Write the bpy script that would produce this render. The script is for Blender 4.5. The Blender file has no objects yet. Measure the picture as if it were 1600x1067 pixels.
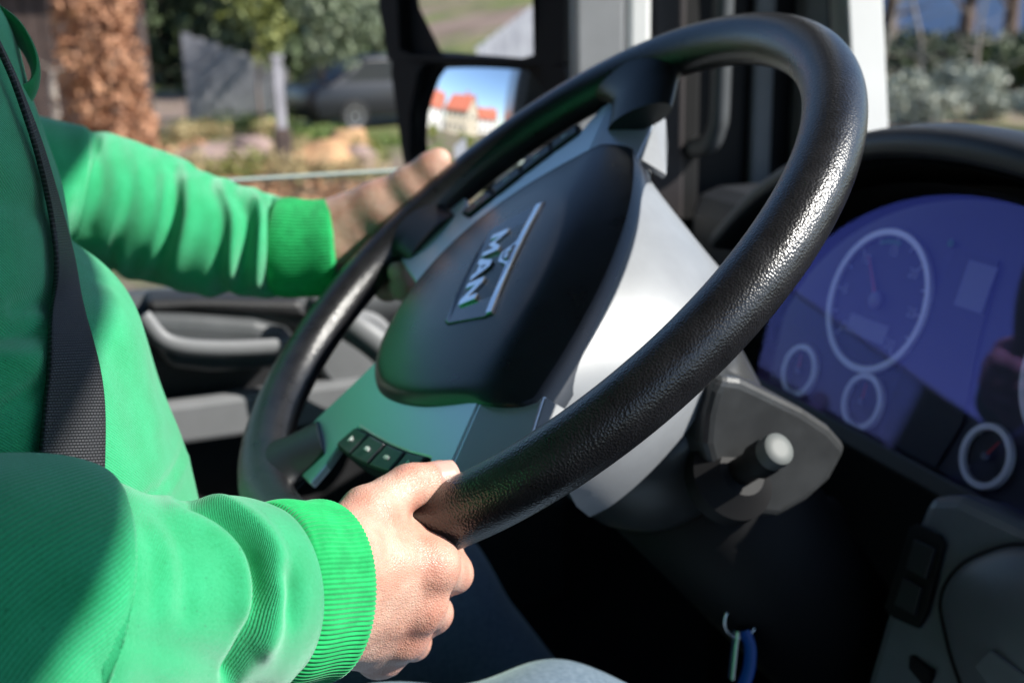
import bpy, math, random
import numpy as np
from mathutils import Matrix, Vector
from mathutils.bvhtree import BVHTree

# ------------------------------------------------------------------ camera, light
# axes: X = driver's right, Y = forwards (windscreen), Z = up; origin = centre of the steering wheel
sc = bpy.context.scene
FPX = 1800.0
CAM = np.array([0.64821, -0.24048, 0.15481])
RGT = np.array([0.344784, 0.938390, -0.023431])
DWN = np.array([0.257931, -0.118710, -0.958843])
FWD = np.array([-0.902550, 0.324550, -0.282969])
cd = bpy.data.cameras.new('camera')
cam = bpy.data.objects.new('camera', cd)
sc.collection.objects.link(cam)
cam.matrix_world = Matrix(((RGT[0], -DWN[0], -FWD[0], CAM[0]), (RGT[1], -DWN[1], -FWD[1], CAM[1]),
                           (RGT[2], -DWN[2], -FWD[2], CAM[2]), (0, 0, 0, 1)))
cd.sensor_width = 36.0
cd.lens = FPX / 1600 * 36
cd.clip_start = 0.02
cd.clip_end = 3000
cd.dof.use_dof = True
cd.dof.focus_distance = 0.49
cd.dof.aperture_fstop = 8.5
sc.camera = cam

SUN_AZ, SUN_EL = 33.0, 37.0           # azimuth measured from forwards towards the right
_a, _e = math.radians(SUN_AZ), math.radians(SUN_EL)
SUN = np.array([math.sin(_a) * math.cos(_e), math.cos(_a) * math.cos(_e), math.sin(_e)])
w = bpy.data.worlds.new('World')
sc.world = w
w.use_nodes = True
nt = w.node_tree
sky = nt.nodes.new('ShaderNodeTexSky')
sky.sky_type = 'NISHITA'
sky.sun_disc = False
sky.sun_elevation = _e
sky.sun_rotation = _a
sky.ozone_density = 4.0
sky.dust_density = .4
nt.links.new(sky.outputs[0], nt.nodes['Background'].inputs[0])
nt.nodes['Background'].inputs[1].default_value = 0.11
sd = bpy.data.lights.new('sun', 'SUN')
sd.energy = 5.0
sd.angle = math.radians(0.53)
sd.color = (1.0, 0.95, 0.88)
so = bpy.data.objects.new('sun', sd)
sc.collection.objects.link(so)
so.rotation_euler = Vector(-SUN).to_track_quat('-Z', 'Y').to_euler()
so.location = (4, 6, 6)
sc.view_settings.view_transform = 'Standard'
sc.view_settings.look = 'None'
sc.view_settings.gamma = 1
sc.view_settings.use_curve_mapping = False
sc.view_settings.exposure = 0.8
sc.cycles.use_denoising = True
sc.cycles.max_bounces = 10
sc.cycles.transparent_max_bounces = 16
sc.cycles.caustics_reflective = False
sc.cycles.caustics_refractive = False
sc.cycles.sample_clamp_indirect = 6.0

# ------------------------------------------------------------------ helpers
RNG = np.random.default_rng(7)
GZ = -2.3                                 # road level below the wheel


def ray(px, py):
    return RGT * ((px - 800) / FPX) + DWN * ((py - 533.5) / FPX) + FWD


def D(px, py, z): return CAM + ray(px, py) * z
def atX(px, py, X): d = ray(px, py); return CAM + d * ((X - CAM[0]) / d[0])
def atY(px, py, Y): d = ray(px, py); return CAM + d * ((Y - CAM[1]) / d[1])
def atZ(px, py, Z): d = ray(px, py); return CAM + d * ((Z - CAM[2]) / d[2])
def atP(px, py, P, n): d = ray(px, py); return CAM + d * (((P - CAM) @ n) / (d @ n))
def unit(v): v = np.asarray(v, float); return v / np.linalg.norm(v)


def pix(P):
    q = np.asarray(P) - CAM
    z = q @ FWD
    return np.stack([800 + FPX * (q @ RGT) / z, 533.5 + FPX * (q @ DWN) / z], -1)


MATS = {}


def mat(name, col, rough=.5, metal=0., var=0., vscale=8., bump=0., bscale=200., bdist=.001, col2=None, sheen=0.,
        sheenr=.4, coat=0., sss=0., spec=.5, kind='noise', detail=4., coords='Object', rvar=0., stretch=None, ior=1.5):
    m = bpy.data.materials.new(name)
    m.use_nodes = True
    n, l = m.node_tree.nodes, m.node_tree.links
    b = n['Principled BSDF']
    b.inputs['Base Color'].default_value = (*col, 1)
    b.inputs['Roughness'].default_value = rough
    b.inputs['Metallic'].default_value = metal
    b.inputs['Specular IOR Level'].default_value = spec
    b.inputs['IOR'].default_value = ior
    if sheen:
        b.inputs['Sheen Weight'].default_value = sheen
        b.inputs['Sheen Roughness'].default_value = sheenr
        b.inputs['Sheen Tint'].default_value = (.75, 1, .9, 1)
    if coat:
        b.inputs['Coat Weight'].default_value = coat
        b.inputs['Coat Roughness'].default_value = .08
    if sss:
        b.inputs['Subsurface Weight'].default_value = sss
        b.inputs['Subsurface Radius'].default_value = (1, .35, .2)
        b.inputs['Subsurface Scale'].default_value = .006
    tc = n.new('ShaderNodeTexCoord')
    src = tc.outputs[coords]
    if stretch:
        mp = n.new('ShaderNodeMapping')
        mp.inputs['Scale'].default_value = stretch
        l.new(src, mp.inputs[0])
        src = mp.outputs[0]
    if var or col2:
        t = n.new('ShaderNodeTexNoise')
        t.inputs['Scale'].default_value = vscale
        t.inputs['Detail'].default_value = detail
        t.inputs['Roughness'].default_value = .62
        l.new(src, t.inputs['Vector'])
        r = n.new('ShaderNodeValToRGB')
        c2 = col2 if col2 else tuple(c * (1 + var) for c in col)
        c1 = col if col2 else tuple(c * (1 - var) for c in col)
        r.color_ramp.elements[0].position = .35
        r.color_ramp.elements[1].position = .65
        r.color_ramp.elements[0].color = (*c1, 1)
        r.color_ramp.elements[1].color = (*c2, 1)
        l.new(t.outputs['Fac'], r.inputs[0])
        l.new(r.outputs[0], b.inputs['Base Color'])
        if rvar:
            mr = n.new('ShaderNodeMapRange')
            mr.inputs['To Min'].default_value = rough - rvar
            mr.inputs['To Max'].default_value = rough + rvar
            l.new(t.outputs['Fac'], mr.inputs['Value'])
            l.new(mr.outputs[0], b.inputs['Roughness'])
    if bump:
        if kind == 'voronoi':
            t = n.new('ShaderNodeTexVoronoi')
            t.inputs['Scale'].default_value = bscale
            out = t.outputs['Distance']
        else:
            t = n.new('ShaderNodeTexNoise')
            t.inputs['Scale'].default_value = bscale
            t.inputs['Detail'].default_value = 3
            out = t.outputs['Fac']
        l.new(src, t.inputs['Vector'])
        bp = n.new('ShaderNodeBump')
        bp.inputs['Strength'].default_value = bump
        bp.inputs['Distance'].default_value = bdist
        l.new(out, bp.inputs['Height'])
        l.new(bp.outputs[0], b.inputs['Normal'])
    MATS[name] = m
    return m


def glassmat(name, tint=(1, 1, 1), refl=1.0, gcol=(1, 1, 1), rough=.0, fixed=None):
    m = bpy.data.materials.new(name)
    m.use_nodes = True
    n, l = m.node_tree.nodes, m.node_tree.links
    n.remove(n['Principled BSDF'])
    tr = n.new('ShaderNodeBsdfTransparent')
    tr.inputs[0].default_value = (*tint, 1)
    gl = n.new('ShaderNodeBsdfGlossy')
    gl.inputs['Color'].default_value = (*gcol, 1)
    gl.inputs['Roughness'].default_value = rough
    mx = n.new('ShaderNodeMixShader')
    if fixed is None:
        fr = n.new('ShaderNodeFresnel')
        fr.inputs[0].default_value = 1.45
        ml = n.new('ShaderNodeMath')
        ml.operation = 'MULTIPLY'
        ml.inputs[1].default_value = refl
        l.new(fr.outputs[0], ml.inputs[0])
        l.new(ml.outputs[0], mx.inputs[0])
    else:
        mx.inputs[0].default_value = fixed
    l.new(tr.outputs[0], mx.inputs[1])
    l.new(gl.outputs[0], mx.inputs[2])
    l.new(mx.outputs[0], n['Material Output'].inputs[0])
    return m


def tag(o, label=None, cat=None, group=None, kind=None):
    if label: o['label'] = label
    if cat: o['category'] = cat
    if group: o['group'] = group
    if kind: o['kind'] = kind
    return o


INV = {}


def thing(name, label, cat, loc=(0, 0, 0), group=None, mtx=None):
    o = bpy.data.objects.new(name, None)
    sc.collection.objects.link(o)
    o.empty_display_size = .05
    if mtx is not None:
        o.matrix_world = mtx
        INV[o.name] = None
    else:
        o.location = loc
        INV[o.name] = Matrix.Translation(-Vector([float(v) for v in loc]))
    return tag(o, label, cat, group)


def mk(name, V, F, m, parent=None, smooth=True, bevel=0., seg=2, sub=0, ang=None):
    me = bpy.data.meshes.new(name)
    V = np.asarray(V, float)
    me.from_pydata([tuple(v) for v in V], [], [tuple(int(i) for i in f) for f in F])
    me.update()
    if smooth:
        me.polygons.foreach_set('use_smooth', [True] * len(me.polygons))
    o = bpy.data.objects.new(name, me)
    sc.collection.objects.link(o)
    if m: me.materials.append(m)
    if parent is not None:
        o.parent = parent
        p = parent
        while p.parent is not None: p = p.parent
        iv = INV.get(p.name)
        if parent is p and iv is not None: o.matrix_parent_inverse = iv
    if bevel:
        b = o.modifiers.new('bevel', 'BEVEL')
        b.width = bevel
        b.segments = seg
        b.limit_method = 'ANGLE'
        b.angle_limit = math.radians(35)
        b.harden_normals = False
    if sub:
        s = o.modifiers.new('sub', 'SUBSURF')
        s.levels = s.render_levels = sub
    if ang is not None:
        me.set_sharp_from_angle(angle=math.radians(ang))
    return o


def boxvf(c, s, ax=None):
    c = np.asarray(c, float)
    s = np.asarray(s, float) / 2
    ax = np.eye(3) if ax is None else np.asarray(ax, float)
    V = []
    for i in (-1, 1):
        for j in (-1, 1):
            for k in (-1, 1):
                V.append(c + ax[0] * i * s[0] + ax[1] * j * s[1] + ax[2] * k * s[2])
    F = [(0, 1, 3, 2), (4, 6, 7, 5), (0, 4, 5, 1), (2, 3, 7, 6), (0, 2, 6, 4), (1, 5, 7, 3)]
    if np.linalg.det(ax) < 0: F = [f[::-1] for f in F]
    return V, F


def box(name, c, s, m, parent=None, bevel=0., ax=None, smooth=False, seg=2):
    V, F = boxvf(c, s, ax)
    return mk(name, V, F, m, parent, smooth, bevel, seg)


def merge(parts):
    V, F, o = [], [], 0
    for v, f in parts:
        V += [np.asarray(p) for p in v]
        F += [tuple(i + o for i in q) for q in f]
        o += len(v)
    return V, F


def prism(name, poly3, vec, m, parent=None, bevel=0., smooth=False, seg=2):
    """polygon (3-D points, planar) extruded along vec"""
    P = [np.asarray(p, float) for p in poly3]
    n = len(P)
    nrm = sum(np.cross(P[i] - P[0], P[(i + 1) % n] - P[0]) for i in range(1, n - 1))
    vec = np.asarray(vec, float)
    V = P + [p + vec for p in P]
    F = [tuple(range(n))[::-1], tuple(range(n, 2 * n))] + [(i, (i + 1) % n, n + (i + 1) % n, n + i) for i in range(n)]
    if nrm @ vec < 0: F = [f[::-1] for f in F]
    return mk(name, V, F, m, parent, smooth, bevel, seg)


def catmull(P, n, closed=False):
    P = np.asarray(P, float)
    if closed:
        Q = np.vstack([P[-1:], P, P[:2]])
        segs = len(P)
    else:
        Q = np.vstack([2 * P[0] - P[1], P, 2 * P[-1] - P[-2]])
        segs = len(P) - 1
    t = np.linspace(0, segs, n, endpoint=not closed)
    i = np.minimum(t.astype(int), segs - 1)
    u = (t - i)[:, None]
    a, b, c, d = Q[i], Q[i + 1], Q[i + 2], Q[i + 3]
    return .5 * (2 * b + (c - a) * u + (2 * a - 5 * b + 4 * c - d) * u ** 2 + (3 * b - a - 3 * c + d) * u ** 3)


def frames(path, up=None):
    T = np.gradient(path, axis=0)
    T /= np.linalg.norm(T, axis=1)[:, None]
    A = np.zeros_like(T)
    a = np.asarray(up if up is not None else ([0, 0, 1] if abs(T[0][2]) < .9 else [1, 0, 0]), float)
    for i in range(len(T)):
        a = a - T[i] * (a @ T[i])
        a /= np.linalg.norm(a)
        A[i] = a
    return T, A, np.cross(T, A)


def gridfaces(n, s, closed=True, flip=False):
    F = []
    for i in range(n - 1):
        for j in range(s if closed else s - 1):
            k = (j + 1) % s
            f = (i * s + j, i * s + k, (i + 1) * s + k, (i + 1) * s + j)
            F.append(f[::-1] if flip else f)
    return F


def sweepvf(path, ra, rb=None, seg=16, up=None, cap=True):
    path = np.asarray(path, float)
    n = len(path)
    ra = np.broadcast_to(np.asarray(ra, float), (n,))
    rb = ra if rb is None else np.broadcast_to(np.asarray(rb, float), (n,))
    T, A, B = frames(path, up)
    th = np.linspace(0, 2 * np.pi, seg, endpoint=False)
    V = path[:, None] + ra[:, None, None] * np.cos(th)[None, :, None] * A[:, None] + rb[:, None, None] * np.sin(th)[None, :, None] * B[:, None]
    V = V.reshape(-1, 3)
    F = gridfaces(n, seg)
    if cap:
        F += [tuple(range(seg))[::-1], tuple(range((n - 1) * seg, n * seg))]
    return V, F


def sweep(name, path, ra, m, parent=None, rb=None, seg=16, up=None, cap=True, ang=50):
    V, F = sweepvf(path, ra, rb, seg, up, cap)
    return mk(name, V, F, m, parent, True, ang=ang)


def torusvf(c, ax, R, r, n=64, s=12):
    c = np.asarray(c, float)
    ax = unit(ax)
    a = unit(np.cross(ax, [0.3, 1, .2]))
    b = np.cross(ax, a)
    A = np.linspace(0, 2 * np.pi, n, endpoint=False)
    B = np.linspace(0, 2 * np.pi, s, endpoint=False)
    rad = np.cos(A)[:, None] * a + np.sin(A)[:, None] * b
    V = c + rad[:, None] * (R + r * np.cos(B))[None, :, None] + ax * (r * np.sin(B))[None, :, None]
    F = []
    for i in range(n):
        for j in range(s):
            i2, j2 = (i + 1) % n, (j + 1) % s
            F.append((i * s + j, i2 * s + j, i2 * s + j2, i * s + j2))
    return V.reshape(-1, 3), F


def lathevf(c, ax, prof, n=32):
    """prof: list of (r, h) along ax"""
    c = np.asarray(c, float)
    ax = unit(ax)
    a = unit(np.cross(ax, [0.3, 1, .2]))
    b = np.cross(ax, a)
    A = np.linspace(0, 2 * np.pi, n, endpoint=False)
    rad = np.cos(A)[:, None] * a + np.sin(A)[:, None] * b
    V = np.concatenate([c + rad * r + ax * h for r, h in prof])
    F = gridfaces(len(prof), n)
    F += [tuple(range(n))[::-1], tuple(range((len(prof) - 1) * n, len(prof) * n))]
    return V, F


def lathe(name, c, ax, prof, m, parent=None, n=32, ang=40):
    V, F = lathevf(c, ax, prof, n)
    return mk(name, V, F, m, parent, True, ang=ang)


def surface_nets(fn, lo, hi, h):
    lo = np.asarray(lo, float)
    dims = np.ceil((np.asarray(hi) - lo) / h).astype(int) + 1
    xs = [lo[i] + h * np.arange(dims[i]) for i in range(3)]
    G = np.stack(np.meshgrid(*xs, indexing='ij'), -1)
    S = fn(G.reshape(-1, 3)).reshape(dims)
    nx, ny, nz = dims
    acc = np.zeros((nx - 1, ny - 1, nz - 1, 3))
    cnt = np.zeros((nx - 1, ny - 1, nz - 1))
    for ax in range(3):
        sl0 = [slice(None)] * 3
        sl1 = [slice(None)] * 3
        sl0[ax] = slice(0, -1)
        sl1[ax] = slice(1, None)
        a, b = S[tuple(sl0)], S[tuple(sl1)]
        cr = (a < 0) != (b < 0)
        t = np.where(cr, a / np.where(cr, a - b, 1), 0)
        o1, o2 = [k for k in range(3) if k != ax]
        for d1 in (0, 1):
            for d2 in (0, 1):
                s = [slice(None)] * 3
                n1, n2 = dims[o1], dims[o2]
                s[o1] = slice(d1, n1 - 1 + d1)
                s[o2] = slice(d2, n2 - 1 + d2)
                c, tt = cr[tuple(s)], t[tuple(s)]
                cnt += c
                acc[..., ax] += np.where(c, tt, 0)
                acc[..., o1] += np.where(c, d1, 0)
                acc[..., o2] += np.where(c, d2, 0)
    m = cnt > 0
    idx = -np.ones(m.shape, int)
    idx[m] = np.arange(m.sum())
    cells = np.argwhere(m)
    V = lo + h * (cells + acc[m] / cnt[m][:, None])
    Fs = []
    for ax in range(3):
        sl0 = [slice(1, -1)] * 3
        sl1 = [slice(1, -1)] * 3
        sl0[ax] = slice(0, -1)
        sl1[ax] = slice(1, None)
        a, b = S[tuple(sl0)] < 0, S[tuple(sl1)] < 0
        E = np.argwhere(a != b)
        if not len(E): continue
        sg = a[tuple(E.T)]
        o1, o2 = (ax + 1) % 3, (ax + 2) % 3
        E = E.copy()
        for k in (o1, o2): E[:, k] += 1
        q = []
        for d1, d2 in ((-1, -1), (0, -1), (0, 0), (-1, 0)):
            e = E.copy()
            e[:, o1] += d1
            e[:, o2] += d2
            q.append(idx[tuple(e.T)])
        q = np.stack(q, 1)
        q[~sg] = q[~sg][:, ::-1]
        Fs.append(q)
    return V, np.concatenate(Fs)


def sdf_caps(prims, k):
    def fn(P):
        d = None
        for a, b, ra, rb in prims:
            a, b = np.asarray(a), np.asarray(b)
            ab = b - a
            t = np.clip((P - a) @ ab / max(ab @ ab, 1e-12), 0, 1)
            e = np.linalg.norm(P - a - t[:, None] * ab, axis=1) - (ra + t * (rb - ra))
            if d is None:
                d = e
            else:
                h = np.clip(.5 + .5 * (e - d) / k, 0, 1)
                d = e * (1 - h) + d * h - k * h * (1 - h)
        return d
    return fn


def capmesh(prims, k, h, extra=None):
    lo = np.min([np.minimum(np.asarray(a) - ra, np.asarray(b) - rb) for a, b, ra, rb in prims], 0) - 3 * h - k * .3
    hi = np.max([np.maximum(np.asarray(a) + ra, np.asarray(b) + rb) for a, b, ra, rb in prims], 0) + 3 * h + k * .3
    f0 = sdf_caps(prims, k)
    fn = f0 if extra is None else (lambda P: extra(P, None))
    return surface_nets(fn, lo, hi, h)


def vnormals(V, F):
    F = np.asarray(F)
    N = np.zeros_like(V)
    n = np.cross(V[F[:, 2]] - V[F[:, 0]], V[F[:, 3]] - V[F[:, 1]])
    for k in range(4): np.add.at(N, F[:, k], n)
    return N / np.maximum(np.linalg.norm(N, axis=1), 1e-12)[:, None]


def polydist(q, poly):
    poly = np.asarray(poly, float)
    best = np.full(len(q), 1e9)
    for a, b in zip(poly[:-1], poly[1:]):
        ab = b - a
        t = np.clip((q - a) @ ab / (ab @ ab), 0, 1)
        best = np.minimum(best, np.linalg.norm(q - a - t[:, None] * ab, axis=1))
    return best


def sculpt(V, N, strokes, shape=None):
    """strokes: (polyline in photo pixels, width px, depth m) worked into the side of the cloth that faces the cabin"""
    q = pix(V)
    view = V - CAM
    view = view / np.linalg.norm(view, axis=1)[:, None]
    face = np.clip(-(view * N).sum(1) * 3 + .3, 0, 1)
    off = np.zeros(len(V))
    for poly, wd, dp in strokes:
        d = polydist(q, catmull(poly, 14) if len(poly) > 2 else poly)
        off += dp * np.exp(-(d / wd) ** 2)
    off = off * face
    if shape:
        g = off.reshape(shape)
        for _ in range(6):
            g = .5 * g + .25 * (np.roll(g, 1, 1) + np.roll(g, -1, 1))
            g[1:-1] = .5 * g[1:-1] + .25 * (g[2:] + g[:-2])
        off = g.reshape(-1)
    return V + N * off[:, None]


def tube_uv(o, n, s, circ, length):
    uv = o.data.uv_layers.new(name='UVMap')
    f = 0
    for p in o.data.polygons:
        if len(p.vertices) != 4: continue
        for li in p.loop_indices:
            vi = o.data.loops[li].vertex_index
            i, j = vi // s, vi % s
            if j == 0 and any(o.data.loops[k].vertex_index % s == s - 1 for k in p.loop_indices): j = s
            uv.data[li].uv = (circ * j / s, length * i / (n - 1))


def text_mesh(s, size):
    cu = bpy.data.curves.new('t', 'FONT')
    cu.body = s
    cu.size = size
    cu.align_x = 'CENTER'
    cu.align_y = 'CENTER'
    o = bpy.data.objects.new('t', cu)
    me = bpy.data.meshes.new_from_object(o)
    V = np.array([v.co[:] for v in me.vertices])
    F = [tuple(p.vertices) for p in me.polygons]
    bpy.data.objects.remove(o)
    bpy.data.curves.remove(cu)
    bpy.data.meshes.remove(me)
    return V, F


# ------------------------------------------------------------------ materials
M_LEATHER = mat('black_leather', (.013, .013, .015), .29, bump=.42, bscale=860, bdist=.0005, kind='voronoi', var=.25, vscale=60, spec=.7, rvar=.06)
M_SPOKE = mat('black_soft_plastic', (.012, .013, .016), .42, bump=.15, bscale=1500, bdist=.0002, spec=.5)
M_PAD = mat('satin_black_plastic', (.018, .02, .026), .29, bump=.12, bscale=2200, bdist=.0002, spec=.55, var=.3, vscale=24, rvar=.07, detail=7)
M_GREYHUB = mat('grey_grained_plastic', (.23, .24, .255), .4, bump=.2, bscale=1700, bdist=.0002, spec=.6, var=.06, vscale=40)
M_SILVER = mat('satin_silver_paint', (.66, .72, .78), .34, metal=.5, bump=.06, bscale=1500, bdist=.0002)
M_CHROME = mat('brushed_chrome', (.75, .78, .82), .22, metal=1.)
M_BADGE = mat('badge_plate_black', (.02, .022, .035), .16, coat=.5)
M_BUTTON = mat('button_dark_grey', (.05, .055, .06), .35, bump=.05, bscale=1500, bdist=.0002)
M_PRINT = mat('pale_print', (.8, .82, .82), .5)
M_DARK = mat('dark_plastic', (.02, .02, .022), .55, bump=.25, bscale=900, bdist=.0003, var=.2, vscale=25)
M_BLACK = mat('deep_black_plastic', (.006, .006, .007), .65, spec=.3)
M_GREY = mat('mid_grey_plastic', (.075, .08, .085), .42, bump=.25, bscale=1200, bdist=.0003, var=.12, vscale=20)
M_LGREY = mat('light_grey_trim', (.2, .205, .215), .5, bump=.2, bscale=900, bdist=.0003, var=.06, vscale=18)
M_SUNLIT_WHITE = mat('sunlit_trim_white', (.78, .78, .77), .35, var=.04, vscale=6)  # white put in for sunlight falling on the pale pillar trim
M_DASH = mat('slate_dashboard', (.028, .031, .038), .5, bump=.3, bscale=800, bdist=.0004, var=.15, vscale=15)
M_CONS = mat('blue_grey_console', (.15, .165, .18), .38, bump=.3, bscale=1300, bdist=.0003, var=.1, vscale=15)
M_PANEL = mat('cluster_panel', (.03, .03, .05), .5)
M_FACE = mat('dial_face', (.012, .012, .02), .5)
M_RING = mat('dial_ring_silver', (.95, .95, .97), .5, metal=.4)
M_LCD = mat('lcd_grey', (.2, .2, .25), .3)
M_RED = mat('needle_red', (.8, .05, .06), .4)
M_GREEN = mat('dial_green', (.02, .3, .07), .5)
M_GLASS = glassmat('window_glass', (.86, .9, .88), 1.0)
M_WIND = glassmat('windscreen_glass', (.95, .97, .97), .8)
M_LENS = glassmat('coated_lens', (.9, .9, .95), gcol=(.36, .31, 1.0), rough=.015, fixed=.052)
M_MIRROR = mat('mirror_silver', (.88, .9, .92), .015, metal=1.)
M_HOUS = mat('stalk_housing_grey', (.042, .044, .046), .36, bump=.25, bscale=1300, bdist=.0003, var=.2, vscale=30)
M_CAP = mat('stalk_cap_grey', (.10, .11, .107), .55, bump=.1, bscale=900, bdist=.0002)


def hoodie_material(name, rib=False):
    m = mat(name, (.006, .30, .095), .85, sheen=.45, sheenr=.6, spec=.08)
    n, l = m.node_tree.nodes, m.node_tree.links
    b = n['Principled BSDF']
    tc = n.new('ShaderNodeTexCoord')
    # soft patchiness + tiny pilling specks, both in the cloth itself
    t1 = n.new('ShaderNodeTexNoise'); t1.inputs['Scale'].default_value = 55; t1.inputs['Detail'].default_value = 6
    t2 = n.new('ShaderNodeTexNoise'); t2.inputs['Scale'].default_value = 900; t2.inputs['Detail'].default_value = 2
    r = n.new('ShaderNodeValToRGB')
    r.color_ramp.elements[0].position = .3; r.color_ramp.elements[1].position = .75
    r.color_ramp.elements[0].color = (.007, .315, .105, 1); r.color_ramp.elements[1].color = (.03, .45, .19, 1)
    mx = n.new('ShaderNodeMath'); mx.operation = 'MULTIPLY_ADD'; mx.inputs[1].default_value = .45
    l.new(tc.outputs['Object'], t1.inputs['Vector']); l.new(tc.outputs['Object'], t2.inputs['Vector'])
    m2 = n.new('ShaderNodeMath'); m2.operation = 'MULTIPLY'; m2.inputs[1].default_value = .55
    l.new(t1.outputs['Fac'], m2.inputs[0])
    l.new(t2.outputs['Fac'], mx.inputs[0]); l.new(m2.outputs[0], mx.inputs[2])
    l.new(mx.outputs[0], r.inputs[0])
    # knit: fine diagonal wales following the cloth, plus sparse dark pilling specks
    wv = n.new('ShaderNodeTexWave'); wv.inputs['Scale'].default_value = 330; wv.inputs['Distortion'].default_value = .9
    wv.inputs['Detail'].default_value = 2; wv.inputs['Detail Scale'].default_value = 1.5
    wv.bands_direction = 'DIAGONAL'
    l.new(tc.outputs['UV'], wv.inputs['Vector'])
    t3 = n.new('ShaderNodeTexNoise'); t3.inputs['Scale'].default_value = 800; t3.inputs['Detail'].default_value = 1
    l.new(tc.outputs['Object'], t3.inputs['Vector'])
    sp = n.new('ShaderNodeMapRange'); sp.inputs['From Min'].default_value = .72; sp.inputs['From Max'].default_value = .8
    sp.inputs['To Min'].default_value = 1.; sp.inputs['To Max'].default_value = .35
    l.new(t3.outputs['Fac'], sp.inputs['Value'])
    wr = n.new('ShaderNodeMapRange'); wr.inputs['To Min'].default_value = .8; wr.inputs['To Max'].default_value = 1.12
    l.new(wv.outputs['Fac'], wr.inputs['Value'])
    mu1 = n.new('ShaderNodeMath'); mu1.operation = 'MULTIPLY'
    l.new(sp.outputs[0], mu1.inputs[0]); l.new(wr.outputs[0], mu1.inputs[1])
    mc1 = n.new('ShaderNodeMix'); mc1.data_type = 'RGBA'; mc1.blend_type = 'MULTIPLY'; mc1.inputs[0].default_value = 1.
    l.new(r.outputs[0], mc1.inputs[6]); l.new(mu1.outputs[0], mc1.inputs[7])
    l.new(mc1.outputs[2], b.inputs['Base Color'])
    ad = n.new('ShaderNodeMath'); ad.operation = 'ADD'
    l.new(wv.outputs['Fac'], ad.inputs[0]); l.new(t2.outputs['Fac'], ad.inputs[1])
    bp = n.new('ShaderNodeBump'); bp.inputs['Strength'].default_value = .5; bp.inputs['Distance'].default_value = .0007
    l.new(ad.outputs[0], bp.inputs['Height']); l.new(bp.outputs[0], b.inputs['Normal'])
    return m


M_HOOD = hoodie_material('green_sweatshirt_fleece')
M_RIB = mat('green_rib_knit', (.014, .36, .10), .85, sheen=.45, sheenr=.45, spec=.15, var=.15, vscale=120, bump=.3, bscale=1500, bdist=.0004)
M_CORD = mat('green_drawcord', (.004, .2, .055), .8, sheen=.3, bump=.5, bscale=700, bdist=.0006)
M_JEAN = mat('faded_blue_denim', (.10, .15, .21), .85, col2=(.17, .23, .3), vscale=300, bump=.5, bscale=900, bdist=.0006, sheen=.2)
M_HAIR = mat('brown_hair', (.05, .03, .018), .6, var=.5, vscale=90)
M_SOLE = mat('boot_brown', (.04, .03, .022), .6, var=.2)


def skin_material():
    m = mat('skin', (.56, .285, .21), .42, col2=(.68, .44, .34), vscale=45, sss=.25, spec=.45, detail=6)
    n, l = m.node_tree.nodes, m.node_tree.links
    b = n['Principled BSDF']
    tc = n.new('ShaderNodeTexCoord')
    v = n.new('ShaderNodeTexVoronoi'); v.inputs['Scale'].default_value = 750
    v.feature = 'DISTANCE_TO_EDGE'
    t = n.new('ShaderNodeTexNoise'); t.inputs['Scale'].default_value = 220; t.inputs['Detail'].default_value = 6
    l.new(tc.outputs['Object'], v.inputs['Vector']); l.new(tc.outputs['Object'], t.inputs['Vector'])
    ad = n.new('ShaderNodeMath'); ad.operation = 'MULTIPLY_ADD'; ad.inputs[1].default_value = .9
    l.new(v.outputs['Distance'], ad.inputs[0]); l.new(t.outputs['Fac'], ad.inputs[2])
    bp = n.new('ShaderNodeBump'); bp.inputs['Strength'].default_value = .55; bp.inputs['Distance'].default_value = .0009
    l.new(ad.outputs[0], bp.inputs['Height']); l.new(bp.outputs[0], b.inputs['Normal'])
    src = b.inputs['Base Color'].links[0].from_socket
    atn = n.new('ShaderNodeAttribute'); atn.attribute_name = 'blush'
    tb = n.new('ShaderNodeTexNoise'); tb.inputs['Scale'].default_value = 140; tb.inputs['Detail'].default_value = 5
    l.new(tc.outputs['Object'], tb.inputs['Vector'])
    mb = n.new('ShaderNodeMath'); mb.operation = 'MULTIPLY'
    l.new(atn.outputs['Fac'], mb.inputs[0]); l.new(tb.outputs['Fac'], mb.inputs[1])
    mxs = n.new('ShaderNodeMix'); mxs.data_type = 'RGBA'
    l.new(mb.outputs[0], mxs.inputs[0]); l.new(src, mxs.inputs[6]); mxs.inputs[7].default_value = (.52, .17, .12, 1)
    l.new(mxs.outputs[2], b.inputs['Base Color'])
    return m


M_SKIN = skin_material()
M_NAIL = mat('finger_nail', (.6, .36, .3), .25)


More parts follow.
